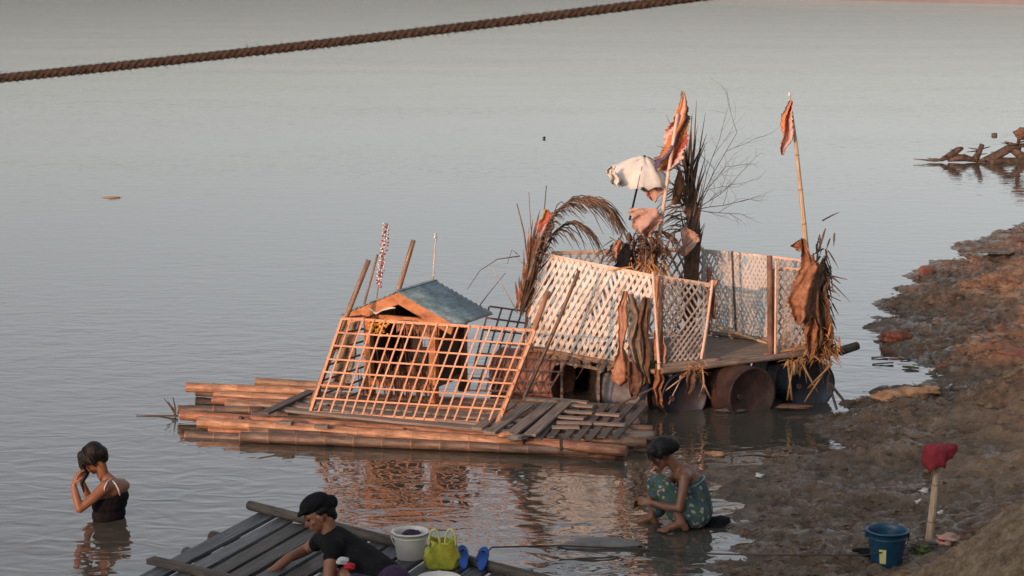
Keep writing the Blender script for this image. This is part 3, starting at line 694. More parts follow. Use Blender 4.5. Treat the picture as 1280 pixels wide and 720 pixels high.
# hanging decorations and offerings inside the house
mb = MB()
for i in range(60): mb.ell(HP(-.30+U(-.10, .14), -.03+U(-.03, .02), eave-.10+U(-.09, .07)), (U(.008, .02),)*3, n=6, m=4)
tag(mb.build('flower_garland', M['yellowfl']), 'yellow orange flower garland hanging at the front left post of the spirit house', 'garland')
mb = MB()
for i in range(130):
    p = HP(U(-.05, .45), U(-.06, -.03), eave-.05+U(-.03, .05)); mb.bar(p, p+Vector((U(-.01, .01), U(-.01, .01), -U(.02, .11))), .014, .004, hy)
tag(mb.build('paper_fringe', M['leafor']), 'fringe of orange paper strips hanging under the gable of the spirit house', 'decoration')
for k, (x, y, z, r, h, mt, lab) in enumerate(((-.18, .2, .18, .045, .14, 'drum_pink', 'dull pink offering jar on the floor of the spirit house, left side'), (.02, .15, .18, .05, .18, 'brownwood', 'brown offering jar at the middle of the spirit house floor'), (.2, .2, .18, .045, .12, 'leafor', 'orange offering jar on the right of the spirit house floor'))):
    mb = MB(); lathe(mb, HP(x, y, z), [(0, 0), (r*.7, 0), (r, h*.35), (r*.9, h*.6), (r*.45, h*.8), (r*.6, h), (r*.5, h), (0, h*.8)], 14); tag(mb.build('offering_jar', M[mt]), lab, 'jar', 'offering jars in the spirit house')
    mb2 = MB()
for i in range(26):
    p = HP(U(-.34, .3), U(.02, .3), .18); mb2.bar(p, p+Vector((U(-.06, .06), U(-.05, .05), U(.12, .42))), .012, .004)
tag(mb2.build('offering_sprigs', M['leafbr']), 'dry brown sprigs standing inside the spirit house', 'sprigs')
mb = MB()
for i in range(40):
    p = HP(-.42+U(-.03, .84), -.12+U(-.08, .02), .03); mb.bar(p, p+Vector((U(-.03, .03), U(-.05, .05), U(.08, .30))), .016, .005)
tag(mb.build('dry_sprigs', M['leafbr']), 'row of dry leaves and sprigs along the foot of the spirit house, behind the lattice', 'sprigs')
o = sheet([(437, 402, 20.9, 10), (433, 440, 20.9, 12), (425, 480, 20.9, 11)], seed=4, mt=M['leafgrey'], name='hanging_rag'); tag(o, 'greyish rag hanging behind the left end of the lattice panel', 'rag')

# ================================================================== FLOATING SHRINE RAFT ON DRUMS
A = G(657, 437, .46); B = G(820, 463, .44); Dd = G(1043, 441, .50); E = A + Dd - B; E.z = .49
DZ = Vector((0, 0, 1))
rs_ = thing('shrine_raft', 'floating shrine platform on old oil drums, fenced with white diamond trellis', 'raft', (B+E)/2*1.0 - Vector((0, 0, .45)))
c = [A, B, E, Dd]     # u: A->B ; v: A->E
# deck planks run parallel to A-B... laid along the B-D direction
n = 16
for i in range(n):
    u = (i+.5)/n; a = bil(c, u, -.01); b = bil(c, u, 1.02+U(-.02, .03)); wd = (B-A).length/n*.93
    mb = MB(); mb.bar(a+DZ*U(0, .006), b+DZ*U(0, .006), wd, .022); mb.build('deck_plank', M['plank'], rs_)
for v in (.08, .5, .92):
    mb = MB(); mb.bar(bil(c, -.02, v)-DZ*.045, bil(c, 1.02, v)-DZ*.045, .06, .06); mb.build('joist', M['log_dark'], rs_)
# rails of bamboo round the deck
def rl(x0, y0, Y0, x1, y1, Y1, r, mt, nm='rail'): pole_mb(D(x0, y0, Y0), D(x1, y1, Y1), r, r*.9, bend=.004).build(nm, M[mt], rs_)
yb = B.y; yd = Dd.y; ya = A.y
rl(826, 464, yb-.08, 1046, 437, yd-.02, .036, 'bamboo_grey'); rl(655, 434, ya-.04, 826, 466, yb-.06, .03, 'bamboo2')
rl(820, 458, yb+.02, 900, 450, yb+.2, .03, 'bamboo_grey')
rl(886, 416, E.y-.05, 1002, 430, yd+.3, .025, 'bamboo_grey'); rl(955, 444, yd-.1, 1018, 432, yd-.1, .028, 'bamboo2')
rl(895, 408, 21.4, 962, 430, 21.2, .018, 'bamboo_pale')
rl(1020, 444, yd, 1056, 437, yd+.3, .04, 'log_dark'); rl(1050, 439, yd+.3, 1072, 432, yd+.4, .05, 'log_dark')
rl(664, 425, ya-.06, 700, 432, ya-.12, .025, 'bamboo2')
# trellis panels (white diamond lath)
pan = []
def panel(cc, nu, slope, wd, mt, lab=None, jit_=.07, rails=True, nm='trellis_panel', railm='pole_pink'):
    o = diag_lattice(cc, nu, slope, wd, .007, M[mt], nm, rs_, jitv=jit_)
    if lab: o['label'] = lab
    if rails:
        n_ = (cc[1]-cc[0]).cross(cc[2]-cc[0]).normalized(); mb = MB()
        mb.bar(cc[2]-n_*.013, cc[3]-n_*.013, .045, .014, n_); mb.bar(cc[0]-n_*.013, cc[1]-n_*.013, .035, .014, n_)
        mb.bar(cc[0]-n_*.012, cc[2]-n_*.012, .03, .012, n_); mb.bar(cc[1]-n_*.012, cc[3]-n_*.012, .03, .012, n_)
        sub(mb, 'edge_laths', M[railm], o)
    return o
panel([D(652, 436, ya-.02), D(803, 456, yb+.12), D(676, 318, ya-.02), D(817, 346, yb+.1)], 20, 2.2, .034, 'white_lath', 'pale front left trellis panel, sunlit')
panel([D(826, 458, yb+.05), D(879, 453, yb+.22), D(822, 346, yb+.1), D(890, 357, yb+.27)], 8, 1.35, .019, 'white_lath_shade', 'front trellis panel, white lath greyed for shade')
panel([D(968, 446, yd-.12), D(1040, 438, yd-.03), D(968, 336, yd-.12), D(1032, 340, yd-.03)], 8, 1.35, .020, 'white_lath_shade', 'white trellis panel at the right corner, greyed for shade')
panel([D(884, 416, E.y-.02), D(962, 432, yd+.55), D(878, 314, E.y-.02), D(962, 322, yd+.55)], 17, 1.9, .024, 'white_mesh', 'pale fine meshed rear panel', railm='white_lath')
panel([D(962, 432, yd+.55), D(1030, 440, yd+.1), D(962, 322, yd+.55), D(1026, 330, yd+.1)], 10, 1.7, .022, 'white_lath_shade')
panel([D(668, 428, ya+.02), D(876, 416, E.y), D(690, 317, ya+.05), D(880, 312, E.y)], 17, 1.7, .022, 'white_lath_shade', 'shaded rear left trellis panel')
for (x0, y0, x1, y1, Y, r, mt) in ((875, 458, 891, 350, yb+.2, .016, 'pole_pink'), (963, 448, 962, 320, yd-.15, .034, 'driftred'), (969, 447, 970, 326, yd-.2, .014, 'pole_pink'),
        (824, 462, 816, 340, yb-.02, .016, 'pole_pink'), (920, 418, 915, 314, E.y-.4, .014, 'log_dark'), (884, 414, 886, 335, E.y-.1, .028, 'bamboo_red'), (655, 438, 672, 300, ya, .03, 'bamboo_red'), (1026, 445, 1012, 320, yd, .025, 'log_dark')):
    pole_mb(D(x0, y0, Y), D(x1, y1, Y), r, r*.9).build('fence_post', M[mt], rs_)
# drums
def drum(a, b, r, mt, lab=None, ribs=3, mould=None):
    a = Vector(a); b = Vector(b); d = (b-a).normalized(); Lh = (b-a).length; Mq = d.to_track_quat('Z', 'Y').to_matrix().to_4x4()
    mb = MB(); prof = [(0, .02), (r*.92, .02), (r*.94, 0), (r*1.02, 0), (r*1.02, .02), (r, .03)]
    for k in range(1, 24):
        t = k/24; z = .03+(Lh-.06)*t; rb = 1.0
        for q in (.33, .66): rb += .035*math.exp(-((t-q)/.03)**2)
        rb += .006*math.sin(t*60); prof.append((r*rb, z))
    prof += [(r, Lh-.03), (r*1.02, Lh-.02), (r*1.02, Lh), (r*.94, Lh), (r*.92, Lh-.02), (0, Lh-.02)]
    lathe(mb, a, prof, 36, Mq)
    o = mb.build('drum', M[mt], rs_); 
    if lab: o['label'] = lab
    mb = MB(); mb.tube([a+Mq @ Vector((r*.55, 0, .022)), a+Mq @ Vector((r*.55, 0, -.004))], .03, 12); sub(mb, 'bung', M['drum_rust'], o)
    return o
inn = (E-B).normalized(); inn.z = 0
e1 = (B-A).normalized(); e2 = (Dd-B).normalized(); e1.z = 0; e2.z = 0; p1 = Vector((-e1.y, e1.x, 0)); p1 = p1 if p1.y > 0 else -p1; p2 = Vector((-e2.y, e2.x, 0)); p2 = p2 if p2.y > 0 else -p2
def at_z(px, py, Y, z): p = D(px, py, Y); p.z = z; return p
drum(at_z(628, 470, 21.35, .17), at_z(704, 470, 20.95, .17), .27, 'drum_pink', 'pink and rust drum at the left end')
drum(at_z(762, 482, 20.78, .15), at_z(826, 490, 20.4, .15), .27, 'drum_grey', 'grey ribbed drum behind the hanging leaves')
drum(at_z(856, 490, yb+.02, .15), at_z(856, 490, yb+.02, .15)+Vector((-.35, .8, 0)), .265, 'drum_blue', 'dark blue drum at the front corner')
drum(at_z(941, 484, yb+.02, .17), at_z(941, 484, yb+.02, .17)+Vector((-.42, .75, 0)), .29, 'drum_rust', 'rust brown drum with its end facing out')
drum(at_z(1015, 480, yd-.25, .20), at_z(1015, 480, yd-.25, .20)+Vector((-.30, .8, 0)), .27, 'drum_blue', 'blue drum with rust at the right corner')
# box-shaped opening with a pale frame between the drums
fb = [at_z(702, 497, 20.75, .0), at_z(748, 497, 20.5, .0)]; ft = [at_z(702, 450, 20.75, .40), at_z(748, 450, 20.5, .38)]
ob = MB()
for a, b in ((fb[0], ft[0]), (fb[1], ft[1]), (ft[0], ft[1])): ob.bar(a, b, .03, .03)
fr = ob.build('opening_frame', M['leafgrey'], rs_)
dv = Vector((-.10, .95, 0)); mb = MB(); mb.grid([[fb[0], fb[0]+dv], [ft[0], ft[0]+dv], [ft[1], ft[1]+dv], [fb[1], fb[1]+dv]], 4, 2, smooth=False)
mb.add([fb[0]+dv, fb[1]+dv, ft[1]+dv, ft[0]+dv], [(0, 1, 2, 3)]); o = sub(mb, 'shade_box_lining', M['dark'], fr); solid(o, .012)  # near-black sheet paints the shade inside the opening
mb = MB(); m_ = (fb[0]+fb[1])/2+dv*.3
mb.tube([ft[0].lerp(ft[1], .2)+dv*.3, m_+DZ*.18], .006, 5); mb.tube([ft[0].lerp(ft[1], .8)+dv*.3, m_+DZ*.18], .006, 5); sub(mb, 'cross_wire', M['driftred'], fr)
# shingle of leaf scraps along the deck edge above the opening
mb = MB()
for i in range(70):
    t = U(.12, .95); p = A.lerp(B, t)+Vector((0, -.07, U(-.05, .05))); mb.bar(p, p+Vector((U(-.04, .04), U(-.03, 0), -U(.02, .07))), U(.02, .05), .006, (0, 1, 0))
tag(mb.build('leaf_scraps', M['leafgrey']), 'scraps of dry leaf caught along the left deck edge of the floating shrine', 'leaf scraps', kind='stuff')
# diagonal lashings and dangling cords
mb = MB()
for (x0, y0, x1, y1, Y) in ((1000, 450, 1022, 490, 20.0), (1040, 450, 1006, 502, 20.0), (985, 455, 990, 500, 20.0), (1010, 485, 1040, 455, 19.98), (992, 452, 984, 500, 20.0)):
    mb.tube([D(x0, y0, Y+.1), D((x0+x1)/2, (y0+y1)/2, Y), D(x1, y1, Y+.05)], .010, 6)
tag(mb.build('rope_lashing', M['straw']), 'crossed straw coloured ropes lashing the blue drum at the right corner', 'rope')
mb = MB(); mb.tube([D(856, 470, 20.1), D(840, 482, 20.05), D(826, 493, 20.1)], .007, 6); mb.tube([D(852, 472, 20.1), D(842, 492, 20.1), D(836, 505, 20.1)], .006, 6)
mb.tube([D(878, 460, 20.1), D(880, 480, 20.05), D(888, 498, 20.1)], .009, 6); mb.tube([D(880, 478, 20.05), D(874, 496, 20.1)], .007, 6)
tag(mb.build('cord', M['bamboo_pale']), 'pale cords dangling from the deck edge over the dark blue drum', 'cord')
for (x0, y0, x1, y1) in ((1038, 480, 1062, 510), (1036, 478, 1046, 512)):
    q = D(x0, y0, 20.3); single_pole('prop_stick', q, G(x1, y1, .02), .016, 'twig', 'thin dark stick propping the right corner of the floating shrine on the mud', 'stick', group='prop sticks at the right corner', knots=False)
single_pole('prop_stick', G(760, 512, .05), D(832, 478, 20.1), .012, 'twig', 'thin dark stick slanting in the shaded water before the grey drum', 'stick', knots=False)

# ------------------------------------------------------------------ hangings, leaves, cloths
def hang(name, rows, mt, lab, cat, seed, **k):
    o = sheet(rows, seed=seed, mt=M[mt], name=name, **k); return tag(o, lab, cat)
yc = yb-.15
hang('dry_leaf', [(781, 364, 20.28, 3), (777, 385, 20.28, 6), (779, 410, 20.23, 6), (777, 435, 20.18, 3), (778, 452, 20.18, 11), (779, 470, 20.18, 17), (777, 479, 20.18, 12)], 'orcloth', 'flared orange brown leaf hanging to a wide end left of the shrine corner', 'dry leaf', 2, wav=.03)
hang('dry_leaf', [(788, 368, 20.2, 4), (797, 395, 20.18, 7), (792, 425, 20.16, 7), (799, 450, 20.13, 6), (803, 470, 20.13, 7), (800, 482, 20.13, 3)], 'leafgrey', 'long greyish twisted leaf strip hanging between the orange leaf and the corner pole', 'dry leaf', 5, wav=.032)
hang('dry_leaf', [(806, 372, 20.16, 4), (804, 400, 20.14, 6), (808, 430, 20.13, 5), (806, 460, 20.1, 5), (812, 478, 20.1, 3)], 'leafbr', 'narrow brown leaf hanging close beside the corner pole', 'dry leaf', 6, wav=.032)
hang('dry_leaf', [(824, 345, 20.22, 4), (822, 380, 20.2, 5), (824, 415, 20.16, 5), (825, 435, 20.16, 9), (823, 452, 20.16, 7)], 'orcloth', 'orange cloth strip hanging along the corner pole of the shrine', 'cloth', 9, wav=.03)
hang('dry_leaf', [(822, 462, 20.06, 4), (826, 474, 20.06, 6), (820, 486, 20.06, 5), (824, 498, 20.06, 4), (827, 508, 20.06, 4)], 'leafor', 'small twisted orange leaf dangling at the shrine corner above the water', 'dry leaf', 11, wav=.03)
hang('dry_leaf', [(862, 462, 20.01, 5), (865, 475, 19.96, 6), (860, 492, 19.96, 3)], 'leafbr', 'short brown leaf hanging before the dark blue drum', 'dry leaf', 12, wav=.03)
hang('dry_leaf', [(789, 452, 20.08, 4), (792, 470, 20.08, 10), (795, 488, 20.08, 8), (792, 500, 20.08, 3)], 'leafbr', 'dark brown leaf tangle low on the grey drum', 'dry leaf', 13, wav=.032)
hang('dry_leaf', [(1004, 298, 20.21, 3), (1006, 318, 20.18, 6), (1010, 335, 20.16, 11), (1006, 355, 20.14, 13), (1001, 378, 20.11, 15), (1003, 396, 20.11, 12), (1000, 406, 20.11, 6)], 'leafor', 'big curled orange dry leaf hanging at the right corner of the shrine', 'dry leaf', 14, wav=.045, freq=1.2)
hang('dry_leaf', [(1002, 300, 20.26, 5), (998, 306, 20.26, 9), (1001, 313, 20.26, 4)], 'leafor', 'small round orange leaf near the foot of the right flag pole', 'dry leaf', 15, wav=.03)
hang('dry_leaf', [(893, 350, 20.46, 6), (886, 375, 20.46, 7), (893, 398, 20.46, 4)], 'orcloth', 'faded orange rag on the post at the opening in the shrine fence', 'rag', 16, wav=.03)
def tangle(name, c, spread, ln, n, r, mt, lab, cat, down=.6, seed=0, leaf=0):
    rs2 = random.Random(seed); mb = MB()
    for i in range(n):
        p = Vector(c)+Vector((rs2.gauss(0, spread[0]), rs2.gauss(0, spread[1]), rs2.gauss(0, spread[2])))
        d = Vector((rs2.gauss(0, .5), rs2.gauss(0, .5), rs2.gauss(-down, .5))).normalized(); l = ln*rs2.uniform(.4, 1.2)
        if rs2.random() < leaf: blade(mb, p, p+d*l, .035, .03, 4)
        else:
            k = Vector((rs2.gauss(0, .3), rs2.gauss(0, .3), -.3))*l*.4; mb.tube([p, p+d*l*.5+k*.3, p+d*l+k], [r, r*.8, r*.3], 4)
    o = mb.build(name, M[mt]); return tag(o, lab, cat, kind='stuff' if name in ('leaf_heap', 'straw_tangle') else None)
tangle('twig_bundle', D(1024, 372, 20.45), (.05, .05, .22), .22, 260, .010, 'frond', 'dark bundle of dead fronds and twigs hanging at the right corner', 'twigs', 1.6, 3, .75)
tangle('twig_bundle', D(1028, 345, 20.5), (.05, .05, .2), .26, 50, .012, 'twig', 'black broken twigs sticking out of the top of the right corner bundle', 'twigs', .6, 4, .5)
hang('dry_leaf', [(1020, 330, 20.35, 7), (1024, 355, 20.35, 11), (1026, 385, 20.33, 12), (1028, 410, 20.3, 10), (1030, 430, 20.3, 9), (1028, 446, 20.3, 4)], 'leafbr', 'long withered brown leaf on the right side of the corner bundle', 'dry leaf', 61, wav=.08)
hang('dry_leaf', [(1010, 395, 20.25, 4), (1016, 410, 20.2, 9), (1012, 428, 20.2, 8), (1016, 442, 20.2, 4)], 'leafor', 'small orange brown leaf low on the corner bundle above the rail', 'dry leaf', 62, wav=.05)
tangle('straw_tangle', D(1030, 430, 20.35), (.08, .05, .07), .20, 130, .006, 'straw', 'orange straw tangle below the dark bundle at the right corner', 'straw', .5, 5, .35)
tangle('straw_tangle', D(868, 462, 20.12), (.05, .03, .03), .14, 50, .005, 'straw', 'orange straw knot on the bamboo rail near the opening', 'straw', .6, 6, .3)
tangle('straw_tangle', D(996, 452, 20.1), (.06, .04, .03), .14, 60, .005, 'straw', 'straw knot over the blue drum under the right trellis', 'straw', .6, 7, .3)
tangle('green_sprig', D(818, 452, 20.25), (.05, .03, .05), .18, 60, .004, 'green', 'green and yellow leaf sprig tied at the foot of the corner pole', 'sprig', .4, 8, .8)
tangle('leaf_heap', D(806, 306, 20.7), (.13, .08, .09), .20, 260, .006, 'leafbr', 'heap of dark red brown leaves on top of the trellis below the pink cloth', 'leaves', .4, 9, .75)
tangle('straw_tangle', D(808, 330, 20.6), (.10, .06, .08), .34, 120, .005, 'straw', 'orange straw hanging under the heap of brown leaves', 'straw', .9, 10, .35)
tangle('leaf_heap', D(770, 312, 20.9), (.05, .05, .05), .16, 60, .006, 'leafbr', 'small clump of brown leaves left of the black cloth', 'leaves', .5, 12, .7)
o = sheet([(784, 305, 20.55, 2), (782, 318, 20.55, 9), (781, 334, 20.55, 14), (782, 339, 20.55, 12)], seed=21, mt=M['black'], name='black_cloth'); tag(o, 'small black cloth triangle on top of the front trellis', 'cloth')
o = sheet([(772, 300, 20.6, 4), (773, 308, 20.6, 5), (772, 322, 20.6, 4)], seed=22, mt=M['orcloth'], name='orange_rag'); tag(o, 'small orange rag on the trellis left of the black cloth', 'rag')
# left upright bundle of red brown leaves and its sticks
mb = MB()
for i in range(120):
    t = random.random(); a0 = D(650, 390, 21.2); b0 = D(682, 268, 21.2); a = a0.lerp(b0, U(0, .7))+Vector((U(-.07, .07), U(-.08, .08), 0)); b = a+(b0-a0)*U(.15, .42)+Vector((random.gauss(0, .07), U(-.1, .1), 0)); blade(mb, a, b, U(.015, .045), U(-.05, .12), 5)
tag(mb.build('dry_leaf_bundle', M['leafor']), 'upright bundle of rusty orange dry leaves at the left corner of the white trellis', 'dry leaves')
mb = MB()
for i in range(40):
    a = D(655+U(-6, 6), 385+U(-5, 10), 21.1); b = D(672+U(-10, 10), 300+U(-10, 50), 21.05+U(-.1, .1)); blade(mb, a, b, .025, 0, 4)
tag(mb.build('dark_leaf_bundle', M['frond']), 'dark fronds in front of the rusty leaf bundle at the left corner', 'dry leaves')
for (pts, r, mt, lab) in (
    ([(655, 385), (668, 340), (678, 290), (683, 232)], .012, 'frond', 'dark upright frond stalk rising highest from the left leaf bundle'),
    ([(657, 378), (660, 330), (655, 290), (646, 254)], .013, 'driftred', 'reddish curved stalk left of the dark frond stalk'),
    ([(661, 330), (664, 290), (661, 240)], .007, 'driftred', 'thin pinkish stalk between the two taller stalks'),
    ([(650, 320), (622, 324), (600, 338), (584, 362)], .007, 'twig', 'thin twig bowing left out of the leaf bundle'),
    ([(592, 392), (610, 368), (632, 341)], .007, 'twig', 'straight twig slanting up behind the tin roof'),
    ([(647, 391), (632, 364), (615, 334)], .007, 'bamboo_pale', 'pale broken twig crossing the slanting one'),
    ([(647, 318), (640, 312), (634, 330)], .006, 'driftred', 'short hooked red stalk at the left of the leaf bundle')):
    mb = MB(); mb.tube([D(x, y, 21.1) for x, y in pts], [r*(1-.6*i/(len(pts)-1)) for i in range(len(pts))], 6); tag(mb.build('stalk', M[mt]), lab, 'stalk')
# arching palm frond
def frond(name, pts, Y, ln, n, lab, mt='frond', drop=.9, spread=.3, r=.014, group=None, both=True):
    t = thing(name, lab, 'palm frond', D(*pts[0], Y), group)
    P = [D(x, y, Y) for x, y in pts]; Q = []
    for i in range(len(P)-1):
        for k in range(6): Q.append(P[i].lerp(P[i+1], k/6))
    for _ in range(3): Q = [Q[0]]+[(Q[i-1]+Q[i]*2+Q[i+1])/4 for i in range(1, len(Q)-1)]+[Q[-1]]
    mb = MB(); mb.tube(Q, [r*(1-.75*i/len(Q)) for i in range(len(Q))], 6); mb.build('stem', M[mt], t)
    mb = MB(); m_ = len(Q)-2
    for i in range(n):
        k = .08*m_+.9*m_*i/n; a = Q[int(k)]; tg = (Q[int(k)+1]-a).normalized(); l = ln*math.sin(math.pi*(.15+.8*i/n))*U(.65, 1.15)
        for sg in (-1, 1):
            sd = Vector((U(-.15, .15), sg*U(.25, .8)*spread*2, 0)); d = (tg*U(.4, .9)+sd+Vector((0, 0, U(-.15, .3)))).normalized()
            q = [a + d*l*s_ + Vector((0, 0, -drop*l*s_*s_)) for s_ in (0, .33, .66, 1)]
            mb.tube(q, [.006, .008, .005, .002], 4)
    mb.build('leaflets', M[mt], t); return t
frond('palm_frond', [(660, 350), (676, 300), (690, 270), (712, 250), (740, 246), (766, 262), (788, 296)], 20.9, .50, 72, 'large dead palm frond arching over the left end of the white trellis', drop=.75, spread=.3, r=.02)
frond('palm_frond', [(668, 350), (680, 310), (694, 288), (716, 276), (738, 285), (752, 310)], 21.1, .36, 34, 'smaller dead frond curling beneath the large arching one', drop=.9)
frond('palm_frond', [(795, 300), (822, 288), (838, 292), (850, 306)], 20.9, .2, 14, 'short dead frond bending right behind the pink cloth', drop=.8)
# central upright bundle of palm fronds
t = thing('palm_bundle', 'tall upright bundle of dead palm fronds at the back of the shrine', 'palm fronds', D(862, 400, 21.5))
mb = MB(); mb.tube([D(862, 415, 21.5), D(864, 360, 21.5), D(867, 300, 21.5), D(866, 262, 21.5), D(864, 240, 21.5)], [.06, .075, .085, .07, .04], 10); mb.build('stem', M['leafbr'], t)
mb = MB()
for i in range(170):
    a = D(863+U(-8, 8), U(235, 400), 21.5+U(-.12, .02)); b = a + Vector((U(-.10, .10), U(-.1, .1), U(.12, .5))); blade(mb, a, b, .028, U(-.02, .1), 4)
mb.build('stalk_fibres', M['frond'], t)
mb = MB()
for i in range(46):
    a = D(862+U(-5, 6), U(205, 275), 21.5+U(-.05, .05)); ang = random.gauss(-.10, .30); l = U(.35, .85)
    d = Vector((math.sin(ang), U(-.3, .3), math.cos(ang))); dr = U(.0, .35)*abs(ang)*2; q = [a+d*l*s_+Vector((0, 0, -dr*l*s_*s_)) for s_ in (0, .35, .7, 1)]; mb.tube(q, [.010, .012, .007, .002], 4)
for i in range(30):
    a = D(855+U(-8, 6), U(235, 290), 21.45); l = U(.15, .35); d = Vector((-U(.3, 1), U(-.3, .1), U(-.2, .5))).normalized(); q = [a+d*l*s_+Vector((0, 0, -.6*l*s_*s_)) for s_ in (0, .4, .7, 1)]; mb.tube(q, [.008, .009, .005, .002], 4)
mb.build('leaflets', M['frond'], t)
mb = MB()
def twigs(p, d, l, r, dep):
    q = [p]; 
    for k in range(4): d = (d+Vector((U(-.2, .2), U(-.2, .2), U(-.2, .2)))).normalized(); q.append(q[-1]+d*l/4)
    mb.tube(q, [r, r*.85, r*.7, r*.6, r*.45], 4)
    if dep:
        for k in (1, 2, 3, 4): twigs(q[k], (d+Vector((U(-.9, .9), U(-.5, .5), U(-.7, .7)))).normalized(), l*.5, r*.5, dep-1)
for dx, dz, l in ((.35, .9, .8), (.7, .55, .65), (.8, .2, .6), (.65, -.1, .55), (.3, 1, .95), (.5, .8, .6)): twigs(D(870, 262, 21.5), Vector((dx, U(-.2, .2), dz)).normalized(), l, .0065, 2)
mb.build('twig_spray', M['twig'], t)
o = sheet([(855, 284, 21.2, 3), (860, 290, 21.2, 9), (864, 300, 21.2, 11), (857, 314, 21.2, 8), (855, 320, 21.2, 3)], seed=31, mt=M['pinkcloth'], name='small_flag'); tag(o, 'faded pink cloth scrap pinned on the tall palm bundle', 'cloth')
o = sheet([(683, 262, 20.95, 3), (684, 272, 20.95, 8), (683, 284, 20.95, 10), (680, 297, 20.95, 8)], seed=32, mt=M['flag3'], name='small_flag'); tag(o, 'small striped pennant on the frond stalk at the left of the trellis', 'flag')
o = sheet([(850, 212, 21.3, 3), (848, 235, 21.3, 6), (845, 255, 21.3, 5)], seed=33, mt=M['leafor'], name='dry_leaf'); tag(o, 'reddish dry leaf at the upper left of the tall palm bundle', 'dry leaf')
# flags
f = thing('flag', 'taller striped flag wrapped round its pink pole in the middle of the shrine', 'flag', D(818, 340, 20.8), 'flags on poles at the shrine')
pole_mb(D(817, 345, 20.8), D(847, 142, 20.8), .024, .016, knots=False).build('pole', M['pole_pink'], f)
sheet([(855, 114, 20.8, 1.5), (854, 126, 20.8, 4), (851, 140, 20.82, 8), (851, 152, 20.84, 11), (847, 165, 20.86, 13), (846, 178, 20.86, 15), (842, 190, 20.84, 12), (834, 202, 20.82, 16), (828, 212, 20.8, 10)], seed=41, mt=M['flag'], name='flag_cloth', parent=f, wav=.05, fray=.2, nv=13)
f = thing('flag', 'smaller faded flag drooping from the bent pole at the right corner', 'flag', D(1008, 330, 20.45), 'flags on poles at the shrine')
mb = MB(); mb.tube([D(1010, 335, 20.45), D(1007, 300, 20.45), D(1001, 240, 20.45), D(995, 180, 20.45), D(987, 119, 20.45)], [.03, .026, .023, .019, .009], 8, u0=3.5); mb.build('pole', M['bamboo_pale'], f)
sheet([(988, 126, 20.42, 2), (987, 138, 20.42, 4), (984, 150, 20.4, 7), (983, 162, 20.4, 8.5), (983, 174, 20.4, 7), (980, 184, 20.4, 4), (979, 193, 20.4, 2)], seed=43, mt=M['flag2'], name='flag_cloth', parent=f, wav=.05, fray=.2)
mb = MB(); mb.ell(D(987, 118, 20.45), (.018, .018, .022), n=8, m=6); mb.build('finial', M['white'], f)
# white umbrella, tipped to the left
u_ = thing('umbrella', 'ragged white umbrella on a thin black shaft above the pink cloth', 'umbrella', D(788, 270, 20.9))
top = D(806, 194, 20.9); bot = D(787, 275, 20.9)
mb = MB(); mb.tube([top, bot], .011, 8); mb.build('shaft', M['black'], u_)
ax = ((top-bot).normalized()+Vector((-.05, -.22, 0))).normalized(); Mx = ax.to_track_quat('Z', 'Y').to_matrix().to_4x4(); apx = top - ax*.02; Rr = .34; ns = 8
mb = MB(); P = []
for i in range(9):
    r = Rr*i/8; row = []
    for k in range(ns*4+1):
        a = 2*math.pi*k/(ns*4); ph = (k % 4)/4; sc = 1-.10*math.sin(math.pi*ph)*(i/8)
        z = -.22*(i/8)**1.7 - .03*math.sin(math.pi*ph)*(i/8); z += .03*math.sin(3*a)*(i/8)**2 + (U(-.05, .03) if i == 8 else U(-.012, .012))
        row.append(apx + Mx @ Vector((r*sc*math.cos(a), r*sc*math.sin(a), z)))
    P.append(row)
mb.grid(P, 9, ns*4+1); cn = mb.build('canopy', M['umb'], u_); solid(cn, .003)
for k in range(ns):
    a = 2*math.pi*k/ns; mb = MB(); mb.tube([apx + Mx @ Vector((Rr*s_*math.cos(a), Rr*s_*math.sin(a), -.22*s_**1.7-.006)) for s_ in (0, .25, .5, .75, 1.03)], .003, 5); mb.build('rib', M['black'], u_)
hang('torn_cloth', [(812, 228, 20.85, 14), (815, 238, 20.85, 15), (818, 246, 20.85, 8), (816, 252, 20.85, 4)], 'pinkcloth', 'torn pinkish cloth edge hanging below the right side of the umbrella', 'cloth', 51, wav=.05)
hang('white_cloth', [(766, 208, 20.65, 4), (765, 216, 20.65, 6), (770, 226, 20.65, 8), (776, 233, 20.65, 5)], 'umb', 'crumpled white cloth on the left rim of the umbrella', 'cloth', 52, wav=.06, fray=.2)
hang('pink_cloth', [(806, 260, 20.72, 17), (807, 268, 20.72, 21), (807, 278, 20.7, 18), (806, 288, 20.7, 12), (806, 296, 20.7, 4)], 'pinkcloth', 'pink cloth triangle hanging on the pink pole below the umbrella', 'cloth', 53, wav=.05)

# ================================================================== FOREGROUND WASHING PLATFORM
ZP = .35
pc = G(320, 640, ZP); pl = (G(165, 722, ZP)-pc).normalized(); pw = (G(655, 722, ZP)-pc).normalized()
dock = thing('washing_platform', 'grey plank washing platform with gaps between the boards, bottom of the view', 'platform', pc+(pl+pw)*1.2-Vector((0, 0, .35)))
def PL(a, b, z=0): return pc + pl*a + pw*b + Vector((0, 0, z))
b_ = .06
while b_ < 3.1:
    wd = U(.125, .15); st = U(-.03, .05); mb = MB(); mb.bar(PL(st, b_+wd/2, U(-.006, .006)), PL(3.3, b_+wd/2, U(-.006, .006)), wd, .03); mb.build('plank', M[random.choice(['dock', 'dock2', 'dock', 'dock3'])], dock); b_ += wd+U(.05, .065)
for a_, r, e0, z in ((.55, .05, -.10, -.07), (.98, .05, -.07, -.07), (1.9, .05, -.1, -.07), (2.7, .05, -.08, -.07)):
    pole_mb(PL(a_, e0, z), PL(a_, 3.15, z), r, r, knots=False).build('bearer', M['log_dark'], dock)
